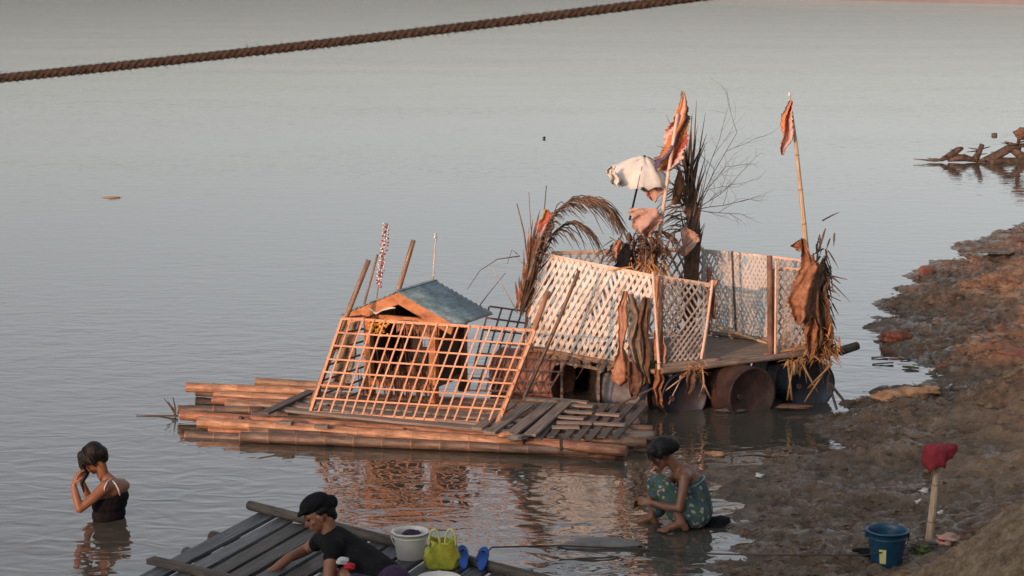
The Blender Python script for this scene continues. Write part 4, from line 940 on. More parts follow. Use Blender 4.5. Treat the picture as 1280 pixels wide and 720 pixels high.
pole_mb(PL(.02, -.06, .05), PL(.05, 3.2, .03), .038, .046, knots=False).build('edge_log', M['log_dark'], dock)
mb = MB(); mb.bar(PL(1.50, -.04, .035), PL(1.42, 1.1, .035), .085, .04); mb.build('edge_log', M['log_dark'], dock)
for a_, bb in ((.3, .4), (.3, 2.9), (3.0, .4), (3.0, 2.9)):
    mb = MB(); mb.tube([PL(a_, bb, -.9), PL(a_, bb, -.06)], .05, 8); mb.build('pile', M['log_dark'], dock)

# bucket, bag, flip flops, basin
def bucket(c, r0, r1, h, mt, name, lab, cat, content=None, handle_m='white', side=1, tilt=0):
    t = thing(name, lab, cat, c); mb = MB()
    prof = [(0, 0), (r0, 0), (r0+.002, .004)]
    for k in range(1, 9): prof.append((r0+(r1-r0)*k/8, h*k/8))
    prof += [(r1+.012, h-.012), (r1+.014, h), (r1, h+.004), (r1-.006, h-.004)]
    for k in range(7, 0, -1): prof.append((r0+(r1-r0)*k/8-.006, h*k/8))
    prof += [(r0-.008, .012), (0, .012)]
    lathe(mb, c, prof, 36); mb.build('bucket_body', M[mt], t)
    mb = MB()
    for z in (h*.80,): lathe(mb, c, [(r0+(r1-r0)*z/h, z-.006), (r0+(r1-r0)*z/h+.008, z), (r0+(r1-r0)*z/h, z+.006)], 36)
    mb.build('rim_band', M[mt], t)
    mb = MB(); z0 = h*.86; rr = r1+.012
    mb.tube([Vector(c)+Vector((rr*math.cos(a), -rr*math.sin(a)*.62, z0-math.sin(a)*rr*.75)) for a in np.linspace(0, math.pi, 15)], .0035, 6); mb.build('handle', M[handle_m], t)
    mb = MB()
    for sx in (-1, 1): mb.box(Vector(c)+Vector((sx*(r1+.006), 0, z0)), .02, .035, .035)
    mb.build('handle_lug', M[mt], t)
    return t
bk = G(513, 697, ZP+.02)
bucket(bk, .098, .125, .20, 'whitep', 'white_bucket', 'white plastic bucket on the platform behind the man in black', 'bucket')
o = crumple('wet_laundry', bk+Vector((0, 0, .17)), (.075, .06, .04), M['purple'], seed=5); tag(o, 'dark purple wet laundry in the white bucket', 'laundry')
# yellow bag
bc = G(553, 709, ZP+.02); t = thing('yellow_bag', 'yellow green plastic bag with two loop handles, between white bucket and blue sandals', 'bag', bc)
mb = MB(); P = []; rsb = random.Random(5)
for i in range(14):
    z = .215*i/13; row = []
    for k in range(33):
        a = 2*math.pi*k/32; f_ = 1+.07*math.sin(5*a+i*.6)+.05*math.sin(9*a-i); w_ = .112+.018*math.sin(i*.4)
        zz = z - (.035*abs(math.cos(a)) if False else 0) + (.02*math.cos(2*a) if i == 13 else 0)
        row.append(bc + Vector((w_*f_*math.copysign(abs(math.cos(a))**.7, math.cos(a)), .065*f_*math.copysign(abs(math.sin(a))**.7, math.sin(a)), zz)))
    P.append(row)
P.insert(0, [bc+(q-bc)*.02+Vector((0, 0, .002)) for q in P[0]])
mb.grid(P, 15, 33); o = mb.build('bag_body', M['yellowp'], t); solid(o, .003)
for sy, sx in ((-.055, -.055), (-.05, .06)):
    mb = MB(); mb.tube([bc+Vector((sx+.038*math.cos(a), sy, .20+.095*math.sin(a))) for a in np.linspace(-.3, math.pi+.3, 15)], .008, 6); mb.build('bag_handle', M['ypale'], t)
# blue flip flops leaning on their heels
def flipflop(c, yaw, lab, tilt):
    t = thing('flip_flop', lab, 'sandal', c, 'pair of blue flip flops'); Mz = Matrix.Rotation(yaw, 4, 'Z') @ Matrix.Rotation(tilt, 4, 'X')
    out = []
    for k in range(28):
        a = 2*math.pi*k/28; y = .118*math.sin(a); w_ = .040 + .010*math.sin(a) - .008*math.exp(-((y+.01)/.04)**2); out.append((w_*math.cos(a)*1.05, y+.118))
    mb = MB(); vs = []
    for z in (0, .018): vs += [Vector(c)+Mz @ Vector((x, y, z)) for x, y in out]
    n_ = 28; mb.add(vs, [tuple(range(n_-1, -1, -1)), tuple(range(n_, 2*n_))]+[(k, (k+1) % n_, n_+(k+1) % n_, n_+k) for k in range(n_)]); mb.build('sole', M['bluep2'], t)
    mb = MB()
    for sx in (-1, 1): mb.tube([Vector(c)+Mz @ Vector(q) for q in ((0, .19, .02), (sx*.02, .16, .045), (sx*.038, .11, .04), (sx*.040, .08, .016))], .006, 6)
    mb.build('strap', M['bluep'], t)
flipflop(G(580, 713, ZP+.03), .10, 'left one of the two blue flip flops right of the yellow bag', R(28))
flipflop(G(601, 715, ZP+.03), -.12, 'right one of the two blue flip flops, nearest the platform edge', R(28))
bs = G(549, 738, ZP+.02); mb = MB(); lathe(mb, bs, [(0, 0), (.11, 0), (.15, .08), (.16, .085), (.155, .09), (.145, .085), (.105, .012), (0, .012)], 36)
tag(mb.build('white_basin', M['whitep']), 'white basin whose rim just shows at the bottom edge below the yellow bag', 'basin')
# thin mooring line running from the platform to the right through the water
mb = MB(); mb.tube([G(600, 700, .30), G(615, 684, .16), G(700, 682, .06), G(800, 686, .03), G(880, 692, .04), G(960, 694, .10), G(1080, 694, .18), on_ground(1165, 688)+Vector((0, 0, .05))], .007, 6)
tag(mb.build('thin_cord', M['cord']), 'thin dark cord running just above the water from the platform towards the stake', 'cord')

# ================================================================== RIGHT BANK OBJECTS
bb = on_ground(1108, 701)
t = bucket(bb+Vector((0, 0, -.02)), .115, .155, .27, 'bluep', 'blue_bucket', 'blue plastic bucket standing on the wet mud left of the stake', 'bucket', handle_m='cord')
mb = MB()
Mz = Matrix.Rotation(-.12, 4, 'Y')
P = []
for i in range(6):
    row = []
    for j in range(5):
        a = -math.pi/2 - .42 + (j-2)*.10; z = .03+.115*i/5; r = .115+.04*z/.27+.002; row.append(bb + Vector((r*math.cos(a), r*math.sin(a), z-.02)))
    P.append(row)
mb.grid(P, 6, 5); o = mb.build('sticker', M['ypale'], t)
sk = on_ground(1160, 676); tp = D(1172, 572, sk.y)
st = single_pole('wooden_stake', sk-Vector((0, 0, .15)), D(1174, 562, sk.y), .036, 'bamboo_pale', 'peeled wooden stake driven into the mud, leaning right, under the red cloth', 'stake', r2=.026, knots=False)
c0 = D(1174, 563, sk.y); mb = MB(); P = []
for i in range(12):
    row = []
    for k in range(33):
        a = 2*math.pi*k/32; s_ = i/11; r = .118*math.sin(min(1, s_*1.6)*math.pi/2)*(1+.20*math.sin(3*a+1)*s_+.13*math.sin(8*a)*s_)
        z = .045 - .13*s_**2.6*(1+.55*math.cos(a+2.6)) + .018*math.sin(6*a)*s_ + .012*math.sin(4*a+2)*s_
        row.append(c0+Vector((r*math.cos(a), r*.75*math.sin(a), z)))
    P.append(row)
mb.grid(P, 12, 33); o = mb.build('red_cloth', M['red']); solid(o, .008); tag(o, 'crumpled crimson cloth draped over the top of the leaning stake', 'cloth')
s2 = on_ground(1190, 694); single_pole('wooden_stake', s2-Vector((0, 0, .15)), D(1193, 672, s2.y), .02, 'driftred', 'short brown stake with a patterned rag, in the sand at the bottom right', 'stake', knots=False)
o = crumple('patterned_rag', D(1186, 673, s2.y), (.085, .06, .035), M['pinkcloth'], seed=9, amp=.4); tag(o, 'pink and white rag on the short stake beside the tan sand', 'rag')
o = crumple('dark_rag', D(1180, 674, s2.y), (.05, .04, .03), M['redb'], seed=19, amp=.4); tag(o, 'small red scrap tucked against the left of the pink rag', 'rag')
o = crumple('dry_weed', D(1213, 668, s2.y+.3), (.10, .08, .04), M['leafbr'], seed=12, amp=.5); tag(o, 'brown clump of dry weed right of the pink rag', 'weed')
for k, (px, py, yw) in enumerate(((1080, 691, .2), (1088, 695, -.1))):
    c_ = on_ground(px, py); mb = MB(); mb.ell(c_+Vector((0, 0, .02)), (.10, .04, .018)); tag(mb.build('black_sandal', M['black']), ['black sandal half hidden left of the blue bucket, further back', 'black sandal left of the blue bucket, nearer'][k], 'sandal', 'black sandals by the blue bucket')
for k, (px, py) in enumerate(((1152, 690), (1168, 682))):
    o = crumple('dark_clod', on_ground(px, py)+Vector((0, 0, .02)), (.06, .05, .03), M['green'] if k == 0 else M['stone'], seed=k+60, amp=.4); tag(o, ['dark green weedy clod at the left foot of the leaning stake', 'grey clod at the right foot of the leaning stake'][k], 'clod')
for px, py, r, lab in ((1156, 617, .035, 'white paper scrap on the mud left of the stake, upper'), (1148, 630, .028, 'white paper scrap on the mud left of the stake, lower'), (950, 597, .03, 'tiny white scrap at the water edge of the mud'), (1175, 644, .024, 'white scrap right beside the stake'), (1165, 464, .03, 'white scrap on the upper shore near the orange sack')):
    o = crumple('paper_scrap', on_ground(px, py)+Vector((0, 0, .02)), (r, r*.8, r*.7), M['white'], seed=int(px), amp=.5, n=10, m=7); tag(o, lab, 'scrap', 'white scraps on the mud')
# orange sack
t = thing('orange_sack', 'long pale orange sack lying on the shore behind the floating shrine', 'sack', on_ground(1130, 497))
for (x, y, rx, rz) in ((1108, 500, .13, .06), (1122, 497, .16, .075), (1143, 494, .16, .06), (1163, 491, .10, .04)):
    crumple('sack_lump', on_ground(x, y)+Vector((0, 0, .03)), (rx, .12, rz), M['sack'], t, seed=x)
o = crumple('brown_rock', on_ground(1120, 424)+Vector((0, 0, .03)), (.17, .13, .09), M['brick'], seed=71); tag(o, 'reddish brown rock at the water edge of the upper shore', 'rock')
c_ = on_ground(1157, 345); mb = MB(); mb.box(c_+Vector((0, 0, .05)), .16, .12, .15, Matrix.Rotation(.2, 4, 'Z')); mb.box(c_+Vector((0, 0, .13)), .13, .09, .02, Matrix.Rotation(.2, 4, 'Z')); o = mb.build('brick_block', M['brick']); o.data.polygons
bv = o.modifiers.new('bevel', 'BEVEL'); bv.width = .012; tag(o, 'square rusty brick block at the tip of the upper shore', 'block')
mb = MB(); mb.tube([G(1128, 458, .02), G(1138, 459, .02), G(1149, 460, .02)], [.012, .02, .01], 6); tag(mb.build('water_weed', M['green']), 'floating green stem in the small bay right of the shrine', 'stem')
for k, (px, py, sx) in enumerate(((1100, 447, .2), (1104, 455, .25), (1110, 442, .12), (1132, 450, .12))):
    mb = MB(); p_ = G(px, py, .008); mb.tube([p_-Vector((sx/2, 0, 0)), p_+Vector((sx/2, U(-.05, .05), .01))], .008, 5); tag(mb.build('floating_twig', M['twig']), ['dark floating twig in the bay, left of the green stem', 'longer dark twig floating in the bay, nearest the shrine', 'short dark twig floating in the bay, farthest from the camera', 'short twig floating just beside the green stem'][k], 'twig', 'twigs floating in the bay')
def flatleaf(name, px, py, a, b, mt, lab, z=.015, cat='leaf'):
    o = crumple(name, G(px, py, z), (a, b, .022), M[mt], seed=int(px), amp=.3, n=12, m=7); tag(o, lab, cat); return o
flatleaf('floating_leaf', 895, 567, .09, .06, 'sack', 'pale tan leaf floating in the shallows before the drums')
flatleaf('plank_scrap', 915, 513, .14, .04, 'plank_dark', 'dark wood scrap on the mud in the shade under the shrine', .02, 'wood scrap')
flatleaf('orange_log', 992, 508, .17, .06, 'brownwood', 'stubby orange brown log end below the blue drum', .05, 'log')
flatleaf('shore_leaf', 1245, 315, .28, .16, 'leafgrey', 'pale flat slab lying on the upper shore near the right edge', .28, 'slab')
flatleaf('floating_slab', 1253, 294, .22, .10, 'stone', 'small dark slab in the water off the upper shore', .02, 'slab')
flatleaf('floating_scrap', 680, 172, .05, .02, 'black', 'tiny dark bird-sized speck floating far out on the river', .03, 'float')
flatleaf('floating_reed', 140, 247, .16, .03, 'bamboo_grey', 'short pale reed floating far out at the left', .004, 'reed')
flatleaf('orange_clod', 1276, 440, .18, .22, 'brick', 'rusty orange lump on the shore at the right edge', .45, 'lump')
flatleaf('orange_clod', 1274, 300, .15, .2, 'brick', 'orange lump at the top right end of the shore', .4, 'lump')
# flat grey stone before the crouching woman
o = crumple('flat_stone', G(752, 680, .01), (.34, .13, .035), M['stone'], seed=90, amp=.12, n=30, m=12); tag(o, 'long flat grey stone just breaking the water before the crouching woman', 'stone')
# small twig sticking from the water at the left end of the raft
mb = MB()
for (x0, y0, x1, y1) in ((219, 518, 205, 498), (219, 518, 210, 502), (219, 518, 216, 496), (222, 520, 170, 519)): mb.tube([G(x0, y0, .02), D((x0+x1)/2+1, (y0+y1)/2, G(x0, y0, 0).y), D(x1, y1, G(x0, y0, 0).y)], [.012, .008, .004], 5)
tag(mb.build('dead_branch', M['twig']), 'small forked dead branch poking out of the water at the left end of the raft', 'branch')

# far driftwood, top right
def dlog(pts, r, mt, lab, name='driftwood', n=8):
    mb = MB(); mb.tube(pts, [q*.62 for q in r], n)
    for k in range(5):
        a = pts[0].lerp(pts[-1], U(.1, .9)); mb.tube([a, a+Vector((U(-.4, .4), U(-.3, .3), U(-.02, .05)))], [.022, .008], 5)
    return tag(mb.build(name, M[mt]), lab, 'driftwood', 'driftwood stranded far off at the right')
Yd = G(1230, 203, 0).y
def DD(x, y, dy=0): return D(x, y, Yd+dy)
dlog([DD(1158, 200.5), DD(1168, 200), DD(1180, 200)], [.03, .07, .04], 'twig', 'thin dark tip lying left of the driftwood')
dlog([DD(1176, 200), DD(1188, 194), DD(1198, 187), DD(1204, 185)], [.07, .13, .12, .05], 'driftdk', 'wedge shaped driftwood root rising to a point, leftmost of the pile')
dlog([DD(1185, 199), DD(1205, 197), DD(1222, 201)], [.10, .14, .06], 'driftdk', 'dark low log under the wedge shaped root')
dlog([DD(1219, 199), DD(1224, 190), DD(1228, 180)], [.15, .10, .09], 'driftdk', 'short stump standing up in the middle of the driftwood')
dlog([DD(1224, 203), DD(1245, 195), DD(1266, 183), DD(1276, 186)], [.10, .17, .16, .08], 'driftdk', 'thick reddish log slanting up to the right')
dlog([DD(1262, 184), DD(1275, 194), DD(1300, 204)], [.12, .16, .1], 'driftdk', 'log slanting down to the right edge of the view')
dlog([DD(1222, 204), DD(1250, 204), DD(1310, 208)], [.12, .22, .3], 'driftdk', 'dark waterlogged trunk at the base of the pile')
dlog([DD(1256, 178), DD(1268, 181), DD(1290, 184)], [.05, .06, .05], 'twig', 'thin dark branch across the top of the pile')
dlog([DD(1272, 184), DD(1274, 172)], [.07, .06], 'driftdk', 'short upright prop under the brown ball')
o = crumple('brown_clump', DD(1277, 167), (.15, .14, .12), M['leafbr'], seed=3); tag(o, 'round rusty brown clump on top of the far driftwood', 'clump')
mb = MB(); mb.tube([DD(1240, 169.5, 4), DD(1246, 169.5, 4)], .07, 6); tag(mb.build('floating_scrap', M['twig']), 'dark scrap floating beyond the driftwood', 'scrap')
mb = MB(); mb.tube([DD(1202, 207), DD(1208, 207.5)], .05, 6); tag(mb.build('floating_scrap', M['twig']), 'dark scrap floating nearer than the driftwood', 'scrap')

# ------------------------------------------------------------------ uncountable litter on the mud
mb = MB(); rs3 = random.Random(9); N_ = 8500
yy = np.array([rs3.uniform(12.5, 36) for _ in range(N_)]); dd = np.array([rs3.expovariate(.55) for _ in range(N_)])+.02; xx = shore(yy)+dd; zz = height(xx, yy)
cl = vnoise(xx*.8+5, yy*.8)
for x, y, z, q in zip(xx, yy, zz, cl):
    if z < .01 or (q < 0 and rs3.random() < .7): continue
    l = rs3.uniform(.02, .11)*(1 if y > 20 else .6); a = rs3.uniform(0, 6.28); p = Vector((x, y, z+.006)); d = Vector((math.cos(a), math.sin(a), rs3.uniform(-.1, .25)))
    if rs3.random() < .45: mb.tube([p-d*l, p+d*l], [.006, .003], 4)
    else: blade(mb, p-d*l*.6, p+d*l*.6, rs3.uniform(.02, .06), .0, 3)
tag(mb.build('shore_litter', M['litterm']), 'scattered leaf and twig litter covering the mud bank', 'litter', kind='stuff')
mb = MB(); yy = np.array([rs3.uniform(12.5, 34) for _ in range(1500)]); xx = shore(yy)+np.array([rs3.uniform(-.25, 4) for _ in range(1500)]); zz = height(xx, yy)
for x, y, z in zip(xx, yy, zz):
    if z < -.03 or (y > 13.6 and rs3.random() < .55): continue
    r = rs3.uniform(.012, .05)*(1.3 if y > 20 else .8); mb.ell((x, y, z), (r*rs3.uniform(.8, 1.8), r, r*.6), Matrix.Rotation(rs3.uniform(0, 3), 4, 'Z'), n=6, m=4)
tag(mb.build('mud_clods', M['brick'] if False else MUD), 'small clods of mud strewn over the bank', 'clods', kind='stuff')
# ================================================================== PEOPLE
def fuse(name, chains, ells, mt, parent=None, voxel=.0065, smooth=4, cuts=()):
    """one continuous skin over tapered limbs and ellipsoids; cuts = [(point, normal)] remove what lies on the normal's side"""
    mb = MB()
    for ch in chains:
        for (a, ra), (b, rb) in zip(ch[:-1], ch[1:]):
            a = Vector(a); b = Vector(b); k = max(3, int((b-a).length/.03)); mb.tube([a.lerp(b, i/k) for i in range(k+1)], [ra+(rb-ra)*i/k for i in range(k+1)], 14)
        for p, r in ch: mb.ell(p, (r, r, r), n=14, m=9)
    for e in ells: mb.ell(e[0], e[1], e[2] if len(e) > 2 else None, n=18, m=12)
    o = mb.build('tmp', mt); rm = o.modifiers.new('r', 'REMESH'); rm.mode = 'VOXEL'; rm.voxel_size = voxel; rm.use_smooth_shade = True
    sm = o.modifiers.new('s', 'SMOOTH'); sm.factor = .5; sm.iterations = smooth
    dg = bpy.context.evaluated_depsgraph_get(); me = bpy.data.meshes.new_from_object(o.evaluated_get(dg)); bpy.data.objects.remove(o)
    if cuts:
        bm = bmesh.new(); bm.from_mesh(me)
        for p, n_ in cuts:
            g_ = bm.verts[:]+bm.edges[:]+bm.faces[:]; r_ = bmesh.ops.bisect_plane(bm, geom=g_, plane_co=p, plane_no=n_, clear_outer=True)
            ed = [e for e in r_['geom_cut'] if isinstance(e, bmesh.types.BMEdge)]
        bm.to_mesh(me); bm.free()
    me.name = name; me.materials.clear(); me.materials.append(mt)
    for p in me.polygons: p.use_smooth = True
    q = bpy.data.objects.new(name, me); COL.objects.link(q)
    if parent: q.parent = parent; q.matrix_parent_inverse = parent_inv(parent)
    return q
def frame(f, u):
    f = Vector(f).normalized(); u = Vector(u); u = (u-f*u.dot(f)).normalized(); s_ = f.cross(u)   # s_ = right hand side
    return s_, f, u
def M3(s_, f, u): return Matrix(((s_.x, f.x, u.x, 0), (s_.y, f.y, u.y, 0), (s_.z, f.z, u.z, 0), (0, 0, 0, 1)))
def head(c, f, u, k=1.0):
    s_, f, u = frame(f, u); Q = M3(s_, f, u); P = lambda x, y, z: c + (s_*x+f*y+u*z)*k; sc = lambda *r: tuple(v*k for v in r)
    ch = [[(P(0, .088, .008), .010*k), (P(0, .104, -.022), .015*k), (P(0, .09, -.03), .012*k)],            # nose
          [(P(-.045, .068, .028), .012*k), (P(0, .082, .030), .013*k), (P(.045, .068, .028), .012*k)],      # brow
          [(P(-.018, .086, -.052), .008*k), (P(0, .092, -.051), .009*k), (P(.018, .086, -.052), .008*k)],   # lips
          [(P(-.016, .084, -.062), .008*k), (P(.016, .084, -.062), .008*k)]]
    el = [(P(0, -.012, .028), sc(.076, .096, .092), Q), (P(0, .03, -.035), sc(.060, .062, .072), Q), (P(0, .062, -.085), sc(.026, .024, .022), Q),
          (P(-.040, .052, -.018), sc(.026, .022, .022), Q), (P(.040, .052, -.018), sc(.026, .022, .022), Q),
          (P(-.078, -.005, -.012), sc(.010, .020, .032), Q), (P(.078, -.005, -.012), sc(.010, .020, .032), Q)]
    return ch, el, P, Q
def eyes(P, Q, parent, k=1.0):
    for sx in (-1, 1):
        mb = MB(); mb.ell(P(sx*.032, .078, .010), (.012*k, .007*k, .006*k), Q, n=10, m=6); mb.build('eye', M['hair'], parent)
        mb = MB(); mb.tube([P(sx*.018, .088, .034), P(sx*.034, .087, .040), P(sx*.052, .074, .035)], .004*k, 5); mb.build('eyebrow', M['hair'], parent)
def hand(wrist, d, nrm, side=1, curl=.5, k=1.0):
    """palm, four unequal bent fingers and a thumb that leaves the side of the palm"""
    w_ = Vector(wrist); d = Vector(d).normalized(); n_ = Vector(nrm); n_ = (n_-d*n_.dot(d)).normalized(); s_ = d.cross(n_)*side
    Q = Matrix(((s_.x, d.x, n_.x, 0), (s_.y, d.y, n_.y, 0), (s_.z, d.z, n_.z, 0), (0, 0, 0, 1)))
    el = [(w_+d*.045*k, (.040*k, .052*k, .017*k), Q)]; ch = []
    for x, l in ((-.030, .062), (-.010, .078), (.011, .083), (.031, .074)):
        p = w_+d*.080*k+s_*x*k; a = curl*.5; pts = [(w_+d*.045*k+s_*x*.8*k, .011*k), (p, .0105*k)]
        for q, fr in ((.45, 1), (.32, 2), (.23, 3)):
            dd_ = (d*math.cos(a*fr)+n_*math.sin(a*fr)).normalized(); p = p+dd_*l*q*k; pts.append((p, (.0098-.0012*fr)*k))
        ch.append(pts)
    t0 = w_+d*.022*k+s_*.028*k; t1 = t0+(s_*.75+d*.55+n_*.25).normalized()*.038*k; t2 = t1+(s_*.25+d*.85+n_*.45).normalized()*.032*k; t3 = t2+(d*.85+n_*.55).normalized()*.022*k
    ch.append([(t0, .014*k), (t1, .0115*k), (t2, .010*k), (t3, .008*k)])
    return ch, el
def foot(ank, toe, up=(0, 0, 1)):
    a = Vector(ank); t = Vector(toe); d = (t-a); d.z = 0; d.normalized(); d = d.normalized(); s_ = d.cross(Vector((0, 0, 1)))
    ch = [[(a, .036), (a+d*-.03+Vector((0, 0, -.045)), .032)], [(a, .036), (a+d*.08+Vector((0, 0, -.03)), .030), (a+d*.15+Vector((0, 0, -.052)), .022)]]
    for i, x in enumerate((-.032, -.016, 0, .016, .034)):
        L = .195-.012*abs(i-3.2); ch.append([(a+d*.13+s_*x*.9+Vector((0, 0, -.055)), .018), (a+d*L+s_*x+Vector((0, 0, -.062)), .0105 if i < 4 else .013)])
    return ch
def add(ch, el, r): ch += r[0]; el += r[1]

# ---------- crouching woman in the floral wrap
Y0 = 16.0
w1 = thing('person', 'woman in a blue green flowered wrap squatting and washing at the water edge', 'person', G(850, 670, 0))
hc_ = D(826, 575, Y0-.02); hch, hel, HPf, HQ = head(hc_, (-.80, -.12, -.60), (-.58, 0, .8), .98)
ch, el = list(hch), list(hel)
shN, shF = D(856, 604, Y0-.16), D(846, 596, Y0+.17); chest = D(864, 612, Y0); up_ = D(856, 600, Y0); pel = D(870, 645, Y0)
ch += [[(HPf(0, -.03, -.05), .050), (D(845, 590, Y0), .050), (up_, .07)], [(shN, .052), (up_, .085), (shF, .052)], [(up_, .095), (chest, .115), (D(870, 628, Y0), .108), (pel, .125)]]
elN, wrN = D(849, 642, Y0-.24), D(815, 635, Y0-.18); elF, wrF = D(826, 630, Y0+.16), D(806, 633, Y0+.02)
ch += [[(shN, .046), (D(853, 622, Y0-.21), .040), (elN, .034), (D(832, 640, Y0-.21), .032), (wrN, .023)], [(shF, .045), (elF, .034), (wrF, .023)]]
add(ch, el, hand(wrN, (-1, .35, .05), (.1, .9, -.3), -1, .9)); add(ch, el, hand(wrF, (-.9, -.4, -.1), (.1, -.8, -.3), 1, .9))
hipN, hipF = D(870, 650, Y0-.10), D(868, 648, Y0+.12); knN, knF = D(832, 616, Y0-.12), D(820, 611, Y0+.16); anN, anF = D(852, 660, Y0-.20), D(815, 653, Y0+.10)
ch += [[(hipN, .10), (knN, .062), (D(842, 640, Y0-.14), .055), (anN, .036)], [(hipF, .10), (knF, .062), (D(818, 634, Y0+.14), .052), (anF, .036)]]
ch += foot(anN, anN+Vector((-1, -.15, 0))); ch += foot(anF, anF+Vector((-1, 0, 0)))
fuse('body', ch, el, M['skin_dark'], w1)
eyes(HPf, HQ, w1)
fuse('wrap_dress', [[(D(864, 613, Y0), .124), (D(869, 628, Y0), .128), (pel, .142)]], [], M['sarong'], w1, voxel=.008, smooth=5, cuts=[(D(864, 606, Y0), (-.45, 0, .95))])
fuse('wrap_skirt', [[(pel+Vector((0, 0, .02)), .13), (hipN, .116), (knN+Vector((-.01, 0, -.01)), .082), (D(838, 634, Y0-.13), .076), (D(844, 649, Y0-.13), .07)],
     [(hipF, .115), (knF, .082), (D(821, 632, Y0+.14), .076), (D(822, 643, Y0+.14), .072)], [(knN, .075), (D(826, 608, Y0), .06), (knF, .075)], [(D(858, 640, Y0), .12), (D(842, 638, Y0), .08)]],
     [], M['sarong'], w1, voxel=.008, smooth=5)
mb = MB(); cc = D(864.5, 610, Y0); nn = Vector((-.45, 0, .95)).normalized(); a1 = Vector((0, 1, 0)); a2 = nn.cross(a1)
mb.tube([cc + (a1*math.cos(t)*.124+a2*math.sin(t)*.115) for t in np.linspace(0, 2*math.pi, 33)], .009, 8, cap=False); mb.build('wrap_edge', M['tin'], w1)
fuse('hair', [[(HPf(0, -.05, .05), .092), (HPf(0, -.10, .02), .075), (HPf(0, -.13, .0), .06)], [(HPf(-.05, .03, .075), .045), (HPf(.05, .03, .075), .045)], [(HPf(-.075, -.0, .03), .024), (HPf(-.075, .02, .0), .014)], [(HPf(.075, -.0, .03), .024), (HPf(.075, .02, .0), .014)]],
     [(HPf(0, -.022, .045), (.090, .104, .092), HQ)], M['hair'], w1, smooth=3)
mb = MB(); q = D(833, 563, Y0-.07); mb.tube([q+Vector((-.02, 0, .01)), q, q+Vector((.012, -.01, -.022)), q+Vector((.03, 0, -.03))], .007, 6); mb.build('hair_clip', M['white'], w1)
w1.location.z += .045
o = crumple('black_bundle', D(896, 657, Y0+.02)+Vector((0, 0, .0)), (.11, .10, .075), M['black'], seed=77, amp=.22); tag(o, 'black wet bundle lying in the shallows right behind the crouching woman', 'bundle')
o = crumple('laundry', D(792, 662, Y0+.12), (.08, .05, .025), M['sack'], seed=78, amp=.3); tag(o, 'small orange wet cloth in the water under the hands of the crouching woman', 'cloth')

def strands(P, parent, n, back=True, hang=0, seed=1):
    rq = random.Random(seed); mb = MB()
    for i in range(n):
        th = rq.uniform(-2.6, 2.6); q = []
        for k in range(5):
            t = k/4; lat = 1.25-t*rq.uniform(1.2, 1.9); r = 1.03+rq.uniform(0, .05)+.05*t
            q.append(P(.090*r*math.sin(th)*math.cos(lat), -.022-.106*r*math.cos(th)*math.cos(lat), .045+.094*r*math.sin(lat)-hang*t*t))
        mb.tube(q, [.003, .0045, .004, .003, .0015], 4)
    mb.build('loose_hair', M['hair'], parent)
strands(HPf, w1, 70, seed=4)
# ---------- woman standing in the water
Y1 = 16.2
w2 = thing('person', 'woman in a black top standing waist deep, both hands rinsing her wet hair', 'person', G(134, 662, -.9))
hc_ = D(117, 575, Y1-.02); hch, hel, HPf, HQ = head(hc_, (-.80, .15, -.55), (-.5, 0, .85), .98)
ch, el = list(hch), list(hel)
sL, sR = D(131, 609, Y1-.13), D(152, 605, Y1+.13); up_ = D(141, 608, Y1)
ch += [[(HPf(0, -.03, -.05), .050), (D(129, 594, Y1), .050), (D(137, 602, Y1), .06)], [(sL, .052), (up_, .075), (sR, .050)]]
Qt = Matrix.Rotation(R(-32), 4, 'Z')
def tor(px, py, a, b_, h=.07): return (D(px, py, Y1), (a, b_, h), Qt)
Qt = Matrix.Rotation(R(50), 4, 'Z')
el += [tor(141, 610, .165, .10, .075), tor(139, 624, .160, .108, .09), tor(136, 640, .150, .105, .09), tor(135, 656, .150, .11, .10), tor(135, 672, .155, .125, .11), tor(135, 690, .165, .13, .12)]
lg = G(134, 662, 0)
for s_ in (-1, 1): ch.append([(lg+Vector((s_*.08, 0, -.22)), .085), (lg+Vector((s_*.09, 0, -.5)), .06), (lg+Vector((s_*.09, 0, -.88)), .04)])
eL, wL = D(99.5, 636, Y1-.26), D(92, 606, Y1-.20); eR, wR = D(112, 624, Y1+.20), D(103, 603, Y1+.10)
ch += [[(sL, .050), (D(116, 623, Y1-.2), .043), (eL, .036), (D(95, 620, Y1-.24), .034), (wL, .024)], [(sR, .045), (eR, .034), (wR, .023)]]
add(ch, el, hand(wL, (.30, .25, .9), (.8, .4, -.1), -1, .7)); add(ch, el, hand(wR, (-.1, -.1, .95), (.6, -.5, 0), 1, .8))
fuse('body', ch, el, M['skin'], w2)
eyes(HPf, HQ, w2)
el2 = [tor(139, 622, .170, .116, .09), tor(137, 630, .168, .118, .09), tor(136, 642, .160, .115, .10), tor(135, 656, .160, .12, .10), tor(135, 672, .165, .135, .11), tor(135, 690, .175, .14, .12)]
fuse('tank_top', [], el2, M['black'], w2, voxel=.008, cuts=[(D(140, 617, Y1), (-.18, 0, 1))])
mb = MB()
mb.tube([D(141, 601, Y1-.10), D(145, 606, Y1-.125), D(148, 612, Y1-.115), D(150, 619, Y1-.10)], .006, 6); mb.tube([D(139, 598, Y1-.07), D(134, 602, Y1-.17), D(131, 608, Y1-.19), D(129, 620, Y1-.17)], .005, 6)
mb.build('strap', M['white'], w2)
